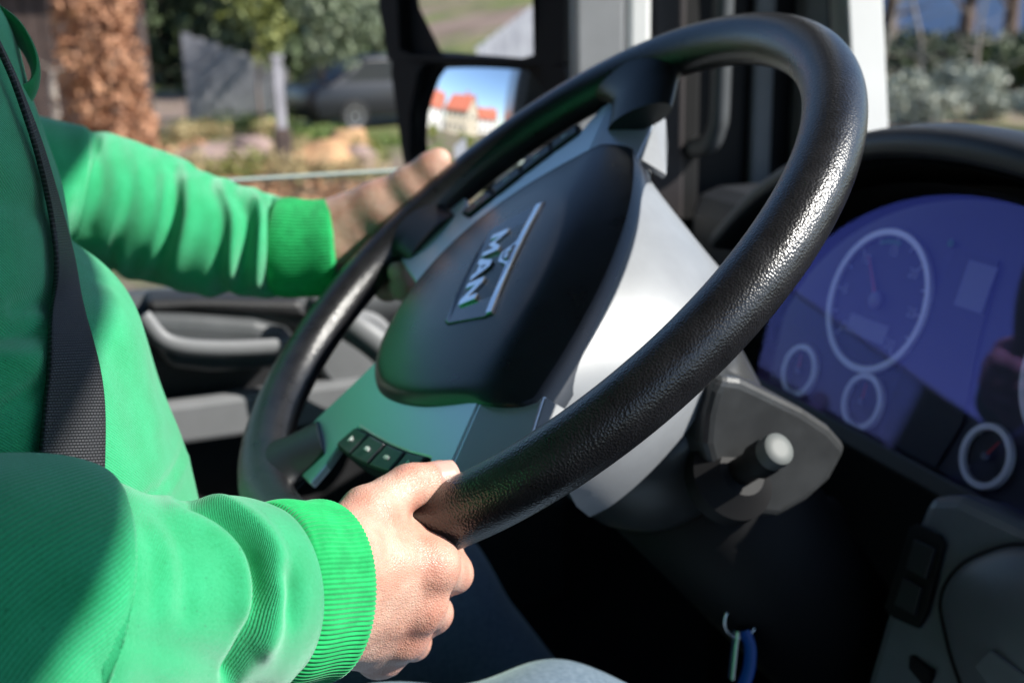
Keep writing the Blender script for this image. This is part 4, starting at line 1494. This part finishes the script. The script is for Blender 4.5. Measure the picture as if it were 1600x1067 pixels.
# --- driver's seat
seat = thing('driver_seat', 'dark fabric driver seat under the driver', 'seat', (0, -.45, -.93))
M_SEAT = mat('seat_fabric', (.03, .035, .045), .9, var=.2, vscale=60, bump=.4, bscale=600, bdist=.001)
box('cushion', (0, -.40, -.47), (.52, .56, .12), M_SEAT, seat, bevel=.04, seg=4)
box('backrest', (0, -.71, .0), (.50, .13, .84), M_SEAT, seat, bevel=.05, seg=4)
box('headrest', (0, -.71, .52), (.28, .10, .18), M_SEAT, seat, bevel=.04, seg=4)
box('pedestal', (0, -.42, -.73), (.40, .46, .40), M_BLACK, seat, bevel=.03)

# --- seat belt, laid over the sweatshirt
def hit(px, py, lift=.004):
    d = ray(px, py)
    h = BV.ray_cast(Vector(CAM), Vector(unit(d)))
    if h[0] is None: return None
    return np.array(h[0]) - unit(d) * lift * .6 + np.array(h[1]) * lift * (1 if np.array(h[1]) @ d < 0 else -1)


Lpx = catmull([(-30, 60), (0, 122), (16, 168), (36, 225), (58, 310), (72, 400), (70, 470), (67, 535), (61, 610), (54, 680), (44, 760), (30, 850)], 60)
Rpx = catmull([(-27, 58), (4, 120), (21, 164), (44, 220), (72, 308), (97, 400), (114, 470), (130, 535), (146, 608), (149, 680), (148, 760), (146, 850)], 60)
rowsL, rowsR = [], []
for a, b in zip(Lpx, Rpx):
    pa, pb = hit(*a), hit(*b)
    if pa is None or pb is None: continue
    rowsL.append(pa); rowsR.append(pb)
def smooth(Q, it=12):
    Q = np.array(Q)
    for _ in range(it): Q[1:-1] = .5 * Q[1:-1] + .25 * (Q[:-2] + Q[2:])
    return Q
rowsL, rowsR = smooth(rowsL), smooth(rowsR)
nr, ncl = len(rowsL), 14
tt = np.linspace(0, 1, ncl)
V = rowsL[:, None] * (1 - tt)[None, :, None] + rowsR[:, None] * tt[None, :, None]
Vf = V.reshape(-1, 3)
Fb = gridfaces(nr, ncl, False)
Nb = vnormals(Vf, Fb)
if np.mean((Nb * (CAM - Vf)).sum(1)) < 0: Nb = -Nb; Fb = [f[::-1] for f in Fb]
Vt = np.vstack([Vf + Nb * .0022, Vf - Nb * .0002])
nn_ = len(Vf)
Fall = list(Fb) + [tuple(i + nn_ for i in f[::-1]) for f in Fb]
for i in range(nr - 1):
    for j in (0, ncl - 1):
        a, b = i * ncl + j, (i + 1) * ncl + j
        Fall.append((a, b, b + nn_, a + nn_) if j else (b, a, a + nn_, b + nn_))
belt = mk('seat_belt', Vt, Fall, M_BELT)
tag(belt, 'black woven seat belt running across the green sweatshirt', 'seat belt')
uvl = belt.data.uv_layers.new(name='UVMap')
Lc = np.concatenate([[0], np.cumsum(np.linalg.norm(np.diff((rowsL + rowsR) / 2, axis=0), axis=1))])
for lp in belt.data.loops:
    i = lp.vertex_index % nn_
    uvl.data[lp.index].uv = ((i % ncl) / (ncl - 1) * .048, Lc[i // ncl])

# ------------------------------------------------------------------ outside
def G(px, py): return atZ(px, py, GZ)


def leaf_cloud(blobs, n, size, rng, squash=.5):
    """blobs: (centre, radii); leaf quads spread towards the skin of every blob"""
    V, F = [], []
    wts = np.array([np.prod(b[1]) ** .67 for b in blobs])
    wts = wts / wts.sum()
    which = rng.choice(len(blobs), n, p=wts)
    C = np.array([b[0] for b in blobs])[which]
    R = np.array([b[1] for b in blobs])[which]
    d = rng.normal(size=(n, 3)); d /= np.linalg.norm(d, axis=1)[:, None]
    rr = rng.uniform(.35, 1.05, n) ** .6
    Pn = C + d * R * rr[:, None]
    a = rng.normal(size=(n, 3)); a /= np.linalg.norm(a, axis=1)[:, None]
    b = np.cross(a, rng.normal(size=(n, 3))); b /= np.linalg.norm(b, axis=1)[:, None]
    sz = size * rng.uniform(.5, 1.3, n)[:, None]
    q = np.stack([Pn - a * sz, Pn - b * sz * squash, Pn + a * sz, Pn + b * sz * squash], 1).reshape(-1, 3)
    return q, [(4 * i, 4 * i + 1, 4 * i + 2, 4 * i + 3) for i in range(n)]


def limbs(base, h, r, rng, spread, n=9, start=.35, m=None, wig=.15):
    base = np.asarray(base)
    top = base + np.array([rng.uniform(-.3, .3), rng.uniform(-.3, .3), h])
    path = catmull([base + np.array([0, 0, -.1]), base + (top - base) * .35 + rng.normal(size=3) * wig * .5, base + (top - base) * .7 + rng.normal(size=3) * wig, top], 20)
    parts = [sweepvf(path, np.linspace(r, r * .2, 20), seg=9)]
    for k in range(n):
        t = rng.uniform(start, .95)
        p = path[int(t * 19)]
        a = rng.uniform(0, 6.28)
        L = spread * rng.uniform(.5, 1.1) * (1.1 - t * .6)
        e = p + np.array([math.cos(a) * L, math.sin(a) * L, L * rng.uniform(.2, .8)])
        mid = (p + e) / 2 + rng.normal(size=3) * L * .08
        parts.append(sweepvf(catmull([p, mid, e], 9), np.linspace(r * .38 * (1.1 - t), r * .05, 9), seg=6))
    return merge(parts), path


def tree(name, label, base, h, r, crown, n, size, mleaf, mbark=M_BARK, seed=1, group=None, cat='tree', spread=1.5, start=.35, nl=10):
    rng = np.random.default_rng(seed)
    t = thing(name, label, cat, base, group)
    (V, F), path = limbs(base, h, r, rng, spread, nl, start)
    mk('trunk', V, F, mbark, t)
    V, F = leaf_cloud(crown, n, size, rng)
    mk('crown', V, F, mleaf, t, False)
    return t


def blobs_around(c, R, k, rng, r0=.35, r1=.6):
    c, R = np.asarray(c, float), np.asarray(R, float)
    out = []
    for _ in range(k):
        d = rng.normal(size=3); d /= np.linalg.norm(d)
        out.append((c + d * R * rng.uniform(.3, .75), R * rng.uniform(r0, r1)))
    return out


rg = np.random.default_rng(21)
# brown leafed beech column
b0 = G(182, 272)
bl = [(b0 + np.array([rg.uniform(-.12, .12), rg.uniform(-.12, .12), z]), np.array([.68, .68, .45]) * rg.uniform(.85, 1.08)) for z in np.arange(.35, 5.0, .36)]
tree('beech_tree', 'column shaped beech tree covered in dry brown leaves', b0, 5.0, .14, bl, 5200, .085, M_LEAF_BROWN, seed=5, spread=.5, start=.1, nl=16)
# heap of fallen leaves round its foot and along the bank
hp = []
for k in range(16):
    c = G(rg.uniform(20, 330), rg.uniform(232, 292))
    hp.append((c + np.array([0, 0, .02]), np.array([1.3, 1.3, .14])))
for k in range(14):
    c = G(rg.uniform(360, 660), rg.uniform(284, 345))
    hp.append((c + np.array([0, 0, .02]), np.array([.9, .9, .10])))
V, F = leaf_cloud(hp, 8200, .07, rg)
o = mk('fallen_leaves', V, F, M_LEAF_BROWN, smooth=False)
tag(o, 'dry brown leaves fallen over the garden bank', 'leaves', kind='stuff')

# bare dark trunk and timber shed at the left edge
sh = G(-40, 235)
shed = thing('timber_shed', 'dark brown timber shed behind the brown leafed tree', 'shed', sh)
sx = unit(np.array([.12, 1, 0])); sy = np.array([-sx[1], sx[0], 0])
ax = (sx, sy, np.array([0, 0, 1.]))
V, F = boxvf(sh + np.array([0, 0, 1.5]) + sy * 1.0, (6.4, 2.0, 3.0), ax)
mk('wall', V, F, M_TIMBER, shed, False)
for k in range(22):
    box('board', sh + sx * (-3.1 + k * .295) + np.array([0, 0, 1.5]) - sy * (.03 + .004 * (k % 3)), (.27, .04, 2.96), M_TIMBER, shed, ax=ax)
prism('roof', [sh + sx * -3.4 + np.array([0, 0, 3.0]) - sy * .4, sh + sx * 3.4 + np.array([0, 0, 3.0]) - sy * .4, sh + sx * 3.4 + np.array([0, 0, 3.5]) + sy * 2.3, sh + sx * -3.4 + np.array([0, 0, 3.5]) + sy * 2.3], (0, 0, .1), M_TIMBER, shed)
p0 = G(98, 240)
t = thing('tree_stump', 'pale broken tree stump left of the brown leafed tree', 'stump', p0)
(V, F), _ = limbs(p0, 1.5, .13, rg, .5, 3, .5)
mk('trunk', V, F, M_TWIG, t)

# receding grey board fence
f0, f1 = G(296, 186), G(452, 183)
fen = thing('board_fence', 'weathered grey upright board fence running away from the beech tree', 'fence', f0)
fd = f1 - f0
fl = np.linalg.norm(fd)
fx = fd / fl
fy = np.array([-fx[1], fx[0], 0])
nb = 22
for k in range(nb):
    t = (k + .5) / nb
    hgt = 1.95 - .85 * t + .03 * math.sin(k * 2.1)
    box('board', f0 + fd * t + np.array([0, 0, hgt / 2]) + fy * .012 * (k % 2), (fl / nb * .93, .03, hgt), M_FENCE, fen, ax=(fx, fy, np.array([0, 0, 1.])))
for k in range(5):
    t = k / 4
    box('post', f0 + fd * t + np.array([0, 0, .85 - .35 * t]) + fy * .09 * (1 if fy @ f0 > 0 else -1), (.09, .09, 1.7 - .7 * t), M_TIMBER, fen, ax=(fx, fy, np.array([0, 0, 1.])))
# white topped post
pb = G(446, 272)
post = thing('gate_post', 'old whitewashed garden post in front of the grey fence', 'post', pb)
prism('shaft', [pb + np.array([a, b, -.05]) for a, b in ((-.065, -.065), (.065, -.065), (.065, .065), (-.065, .065))], (0, .0, 1.75), M_POST, post, .01)
prism('cap', [pb + np.array([a, b, 1.70]) for a, b in ((-.085, -.085), (.085, -.085), (.085, .085), (-.085, .085))], (0, 0, .06), M_POST, post, .01)
prism('foot', [pb + np.array([a, b, -.05]) for a, b in ((-.12, -.12), (.12, -.12), (.12, .12), (-.12, .12))], (0, 0, .75), M_TIMBER, post, .02)

# dark conifers and other trees behind the fence
conif = [(400, 36, 'tall dark conifer behind the grey fence', 0), (330, 44, 'dark conifer above the left end of the grey fence', 1), (470, 40, 'dark conifer between fence and parked car', 2),
         (560, 46, 'dark conifer behind the parked car', 3), (255, 42, 'dark conifer right behind the brown leafed tree', 4), (60, 46, 'dark conifer behind the timber shed', 5), (690, 52, 'dark conifer beyond the wing mirror', 6)]
for px_, dist, lab, k in conif:
    d = ray(px_, 60).copy(); d[2] = 0; d = unit(d)
    b = np.array([CAM[0], CAM[1], 0]) + d * dist
    b[2] = GZ
    hh = rg.uniform(7, 9)
    bl = [(b + np.array([0, 0, z]), np.array([1, 1, .4]) * (2.5 * (1 - z / (hh + 1.5)) + .3)) for z in np.arange(.7, hh, .75)]
    tree('conifer', lab, b, hh, .22, bl, 2600, .26, M_LEAF_DARK, seed=40 + k, group='dark conifers behind the garden', spread=1.6, start=.15, nl=14)
# sunlit olive branches in front of the conifers
b = G(408, 190); bl = blobs_around(b + np.array([0, 0, 2.1]), (.8, .8, 1.0), 7, rg)
tree('olive_shrub', 'thin yellow green shrub standing at the right end of the fence', b, 2.0, .05, bl, 500, .10, M_LEAF_OLIVE, seed=71, cat='shrub', spread=.7)
b = G(520, 205); bl = blobs_around(b + np.array([.2, .2, 2.35]), (1.1, 1.1, 1.0), 10, rg)
tree('pale_shrub', 'pale grey green shrub with drooping crown above the parked car', b, 2.2, .07, bl, 2600, .085, M_LEAF_PALE, seed=72, cat='shrub', spread=1.0, start=.5)

# parked dark car
cb = G(540, 200)
car = thing('parked_car', 'dark parked car beyond the garden, partly behind the wing mirror', 'car', cb)
cx = unit(np.array([-.25, 1, 0])); cy = np.array([-cx[1], cx[0], 0]); cz = np.array([0, 0, 1.])
cb = cb + cx * 1.1
prof_ = [(-2.1, .25), (2.1, .25), (2.15, .62), (1.95, .78), (1.0, .92), (.35, 1.42), (-1.0, 1.45), (-1.75, 1.0), (-2.1, .92), (-2.18, .6)]
prism('body', [cb + cx * u + cz * v - cy * .85 for u, v in prof_], cy * 1.7, M_CARPAINT, car, bevel=.07, smooth=True)
for sgn in (-1, 1):
    gw = [(.85, .95), (.32, 1.36), (-.25, 1.38), (-.25, .96)]
    gw2 = [(-.33, .96), (-.33, 1.38), (-.95, 1.38), (-1.5, 1.0)]
    for q in (gw, gw2):
        prism('side_window', [cb + cx * u + cz * v + cy * sgn * .852 for u, v in q], cy * sgn * .006, M_PANE, car)
    for u in (-1.3, 1.3):
        wl = lathe('wheel', cb + cx * u + cy * sgn * .72 + cz * .31, cy * sgn, [(.2, -.02), (.3, .0), (.31, .05), (.31, .14), (.29, .17), (.21, .175)], M_TYRE, car, 28)
        lathe('rim', cb + cx * u + cy * sgn * .72 + cz * .31, cy * sgn, [(.19, .14), (.19, .178), (.06, .16), (.04, .18)], M_RIMW, wl, 20)
    lathe('headlight', cb + cx * 2.10 + cy * sgn * .6 + cz * .68, cx, [(.11, -.06), (.11, .02), (.06, .05)], M_RIMW, car, 20)
prism('windscreen', [cb + cx * 1.01 + cz * .935 - cy * .68, cb + cx * 1.01 + cz * .935 + cy * .68, cb + cx * .42 + cz * 1.40 + cy * .6, cb + cx * .42 + cz * 1.40 - cy * .6], np.array(cx) * .012 + cz * .012, M_PANE, car)

# rocks and logs
def rock(name, label, c, s, m, seed, group='stones lying on the bank'):
    rng = np.random.default_rng(seed)
    n_, m_ = 14, 22
    V = []
    ph = rng.uniform(0, 6.28, 6)
    for i in range(n_):
        t = math.pi * i / (n_ - 1)
        for j in range(m_):
            p = 2 * math.pi * j / m_
            d = np.array([math.sin(t) * math.cos(p), math.sin(t) * math.sin(p), math.cos(t)])
            f = 1 + .16 * math.sin(3 * d[0] + ph[0]) + .14 * math.sin(4 * d[1] + ph[1]) + .1 * math.sin(6 * d[2] + ph[2]) + .06 * math.sin(9 * d[0] + 7 * d[1] + ph[3])
            V.append(np.asarray(c) + d * np.asarray(s) * f + np.array([0, 0, s[2] * .5]))
    o = mk(name, V, gridfaces(n_, m_, True, True), m)
    return tag(o, label, 'rock', group)


rock('boulder', 'large sunlit tan boulder to the right of the garden post', G(505, 268), (.42, .50, .30), M_ROCK, 1)
rock('boulder', 'pinkish stone slab left of the garden post', G(335, 262), (.5, .75, .22), M_ROCKP, 2)
rock('boulder', 'pinkish stone between tan boulder and wing mirror', G(560, 262), (.3, .32, .22), M_ROCKP, 3)
rock('boulder', 'small pale stone at the foot of the beech tree', G(262, 268), (.28, .34, .2), M_ROCKW, 4)
rock('boulder', 'small tan stone above the large tan boulder', G(545, 232), (.35, .35, .25), M_ROCK, 5)
rock('boulder', 'low pinkish stone just beyond the garden post', G(400, 246), (.35, .5, .2), M_ROCKP, 6)
for k, (px_, py_, lab, wd) in enumerate([(372, 205, 'low green grass clump before the grey fence', 1.1), (475, 215, 'low green clump right of the garden post', 1.0), (520, 225, 'low yellow green clump above the tan boulder', .9), (590, 225, 'low green clump beside the mirror housing', .8)]):
    b = G(px_, py_)
    t = thing('grass_clump', lab, 'grass clump', b, 'green clumps on the bank')
    V, F = leaf_cloud(blobs_around(b + np.array([0, 0, .1]), (wd, wd, .3), 5, rg), 700, .07, rg, .3)
    tag(mk('blades', V, F, M_GRASS, t, False), kind='stuff')

dry = [(285, 232, 'straw'), (330, 218, 'straw'), (415, 226, 'straw'), (300, 276, 'straw'), (372, 282, 'green'), (455, 250, 'straw'), (540, 280, 'straw'), (585, 255, 'green'), (420, 206, 'green'), (470, 290, 'straw'), (230, 290, 'straw'), (60, 262, 'straw')]
for k, (px_, py_, kd) in enumerate(dry):
    b = G(px_, py_)
    where = ['at the left foot of the fence', 'below the fence middle', 'just left of the post', 'right of the beech foot', 'low before the stone slab', 'at the foot of the garden post', 'below the tan boulder', 'right beside the mirror housing', 'at the right end of the fence', 'between post and window edge', 'below the beech tree', 'under the timber shed'][k]
    t = thing('dry_grass_tuft' if kd == 'straw' else 'green_tuft', ('dry straw coloured tuft ' if kd == 'straw' else 'yellow green leafy tuft ') + where, 'grass clump', b, 'tufts on the bank')
    V, F = leaf_cloud(blobs_around(b + np.array([0, 0, .16]), (.55, .55, .3), 5, rg, .4, .7), 420, .075, rg, .22)
    tag(mk('blades', V, F, M_LEAF_STRAW if kd == 'straw' else M_LEAF_OLIVE, t, False), kind='stuff')

# seen through the windscreen at the upper right
for k, (px_, py_, s, lab) in enumerate([(1425, 196, (.9, .9, .62), 'pale grey green bush on the verge beside the pillar'), (1545, 185, (.8, .8, .6), 'pale rounded bush furthest right through the windscreen'), (1640, 205, (.8, .8, .5), 'pale bush at the right edge of the windscreen view'), (1480, 178, (.6, .6, .5), 'small pale bush between the two larger pale bushes')]):
    b = G(px_, py_)
    tree('verge_bush', lab, b, .7, .04, blobs_around(b + np.array([0, 0, .55]), s, 8, rg), 1500, .075, M_LEAF_SILVER, seed=200 + k, group='pale bushes on the verge', cat='bush', spread=.6, start=.2)
for k, (px_, py_, lab) in enumerate([(1500, 130, 'reddish brown tree trunk seen through the windscreen'), (1575, 120, 'second brown tree trunk seen at the right of the windscreen'), (1395, 112, 'brown trunk close to the pillar through the windscreen')]):
    b = G(px_, py_)
    bl = blobs_around(b + np.array([0, 0, 4.2]), (1.8, 1.8, 1.6), 8, rg)
    tree('roadside_tree', lab, b, 4.6, .28, bl, 1200, .16, M_LEAF_BROWN, seed=90 + k, group='roadside trees ahead', spread=1.8, start=.3)
for k, (px_, py_, lab) in enumerate([(1385, 180, 'pale leafless sapling nearest the pillar through the windscreen'), (1440, 170, 'pale leafless sapling over the limestone block'), (1520, 170, 'pale leafless sapling between the limestone blocks')]):
    b = G(px_, py_)
    t = thing('bare_sapling', lab, 'sapling', b, 'bare saplings on the verge')
    (V, F), _ = limbs(b, 3.4, .05, np.random.default_rng(60 + k), 1.4, 16, .15, wig=.2)
    mk('trunk', V, F, M_TWIG, t)
for k, (px_, dist, lab) in enumerate([(1360, 30, 'dark hedge bush behind the sapling near the pillar'), (1450, 31, 'dark hedge bush in the middle of the windscreen view'), (1545, 30, 'dark hedge bush at the right of the windscreen view'), (1640, 31, 'dark hedge bush past the right frame edge')]):
    d = ray(px_, 60).copy(); d[2] = 0; d = unit(d)
    b = np.array([CAM[0], CAM[1], 0]) + d * dist; b[2] = GZ
    bl = blobs_around(b + np.array([0, 0, .85]), (2.2, 2.2, .8), 10, rg)
    tree('hedge_bush', lab, b, 1.2, .08, bl, 1900, .15, M_LEAF_DARK, seed=120 + k, group='hedge ahead of the truck', cat='bush', spread=1.0)
d = ray(1480, 60).copy(); d[2] = 0; d = unit(d)
bb = np.array([CAM[0], CAM[1], 0]) + d * 60; bb[2] = GZ
bs = np.array([-d[1], d[0], 0])
bld = thing('blue_building', 'long pale blue building far ahead beyond the hedge', 'building', bb)
box('wall', bb + np.array([0, 0, 2.0]) + d * 3, (26, 6, 4.0), M_BLUEW, bld, ax=(bs, d, np.array([0, 0, 1.])))
prism('roof', [bb - bs * 13.4 + np.array([0, 0, 4.0]) - d * .4, bb - bs * 13.4 + np.array([0, 0, 4.0]) + d * 6.4, bb - bs * 13.4 + np.array([0, 0, 5.6]) + d * 3], bs * 26.8, M_TILE, bld)
for k in range(6):
    wv = box('window', bb + bs * (-10.5 + k * 4.2) + np.array([0, 0, 2.7]) - d * .03, (1.3, .08, 1.1), M_RENDERW, bld, ax=(bs, d, np.array([0, 0, 1.])))
    box('pane', bb + bs * (-10.5 + k * 4.2) + np.array([0, 0, 2.7]) - d * .05, (1.1, .08, .9), M_PANE, wv, ax=(bs, d, np.array([0, 0, 1.])))

# houses behind the truck, caught by the mirrors
def house(c, yaw, L, Wd, H, RH, mw, label):
    c = np.array([c[0], c[1], GZ])
    a = math.radians(yaw)
    u, v, z = np.array([math.cos(a), math.sin(a), 0]), np.array([-math.sin(a), math.cos(a), 0]), np.array([0, 0, 1.])
    h = thing('house', label, 'house', c, 'houses behind the truck')
    box('wall', c + z * H / 2, (L, Wd, H), mw, h, ax=(u, v, z))
    prism('gable', [c + u * -L / 2 + v * -Wd / 2 + z * H, c + u * -L / 2 + v * Wd / 2 + z * H, c + u * -L / 2 + z * (H + RH)], u * L, mw, h)
    for s in (-1, 1):
        e = c + v * s * (Wd / 2 + .5) + z * (H - .45)
        r_ = c + z * (H + RH + .12)
        rf = prism('roof', [e - u * (L / 2 + .4), r_ - u * (L / 2 + .4), r_ + u * (L / 2 + .4), e + u * (L / 2 + .4)], z * .16, M_TILE, h)
    box('chimney', c + u * L * .2 + z * (H + RH + .3), (.7, .7, 1.6), M_TILE, h, ax=(u, v, z))
    for s in (-1, 1):
        for fl_ in range(2):
            for k in range(4):
                cc = c + u * (-L / 2 + L * (k + .5) / 4) + z * (1.5 + fl_ * 2.7) + v * s * (Wd / 2 + .02)
                wv = box('window', cc, (1.2, .08, 1.3), M_RENDERW, h, ax=(u, v, z))
                box('pane', cc + v * s * .03, (1.0, .06, 1.1), M_PANE, wv, ax=(u, v, z))
    for s in (-1, 1):
        for k in range(2):
            cc = c + u * s * (L / 2 + .02) + v * (-Wd / 4 + k * Wd / 2) + z * 4.2
            wv = box('window', cc, (.08, 1.2, 1.3), M_RENDERW, h, ax=(u, v, z))
            box('pane', cc + u * s * .03, (.06, 1.0, 1.1), M_PANE, wv, ax=(u, v, z))
    return h


house((-13.0, -41.0), 20, 11, 8, 5.4, 3.4, M_RENDER, 'cream house with red tiled roof behind the truck')
house((-30.0, -44.0), -15, 12, 9, 5.4, 3.6, M_RENDERW, 'white house with red tiled roof farther left behind the truck')
house((-4.0, -62.0), 5, 10, 8, 5.4, 3.4, M_RENDERW, 'white house with red tiled roof farthest behind the truck')
fp = np.array([-3.6, -7.0, GZ])
pf = thing('picket_fence', 'grey picket fence beside the road behind the truck', 'fence', fp)
for k in range(34):
    box('picket', fp + np.array([-.35 * (k * .11), -k * .35, .65]), (.03, .2, 1.3), M_FENCE, pf)
box('rail', fp + np.array([-.66, -5.8, .4]), (.04, 12.2, .08), M_RENDERW, pf, ax=(unit([1, -.11, 0]), unit([.11, 1, 0]), np.array([0, 0, 1.])))
for k, (x, y, lab) in enumerate([(-4.6, -15, 'green garden bush behind the picket fence'), (-12, -17, 'green bush before the white house behind the truck'), (-16, -22, 'larger green bush between the two houses')]):
    b = np.array([x, y, GZ])
    bl = blobs_around(b + np.array([0, 0, .9]), (1.3, 1.3, .9), 7, rg)
    tree('garden_bush', lab, b, 1.2, .08, bl, 900, .13, M_LEAF_OLIVE, seed=150 + k, group='bushes behind the truck', cat='bush', spread=.8)
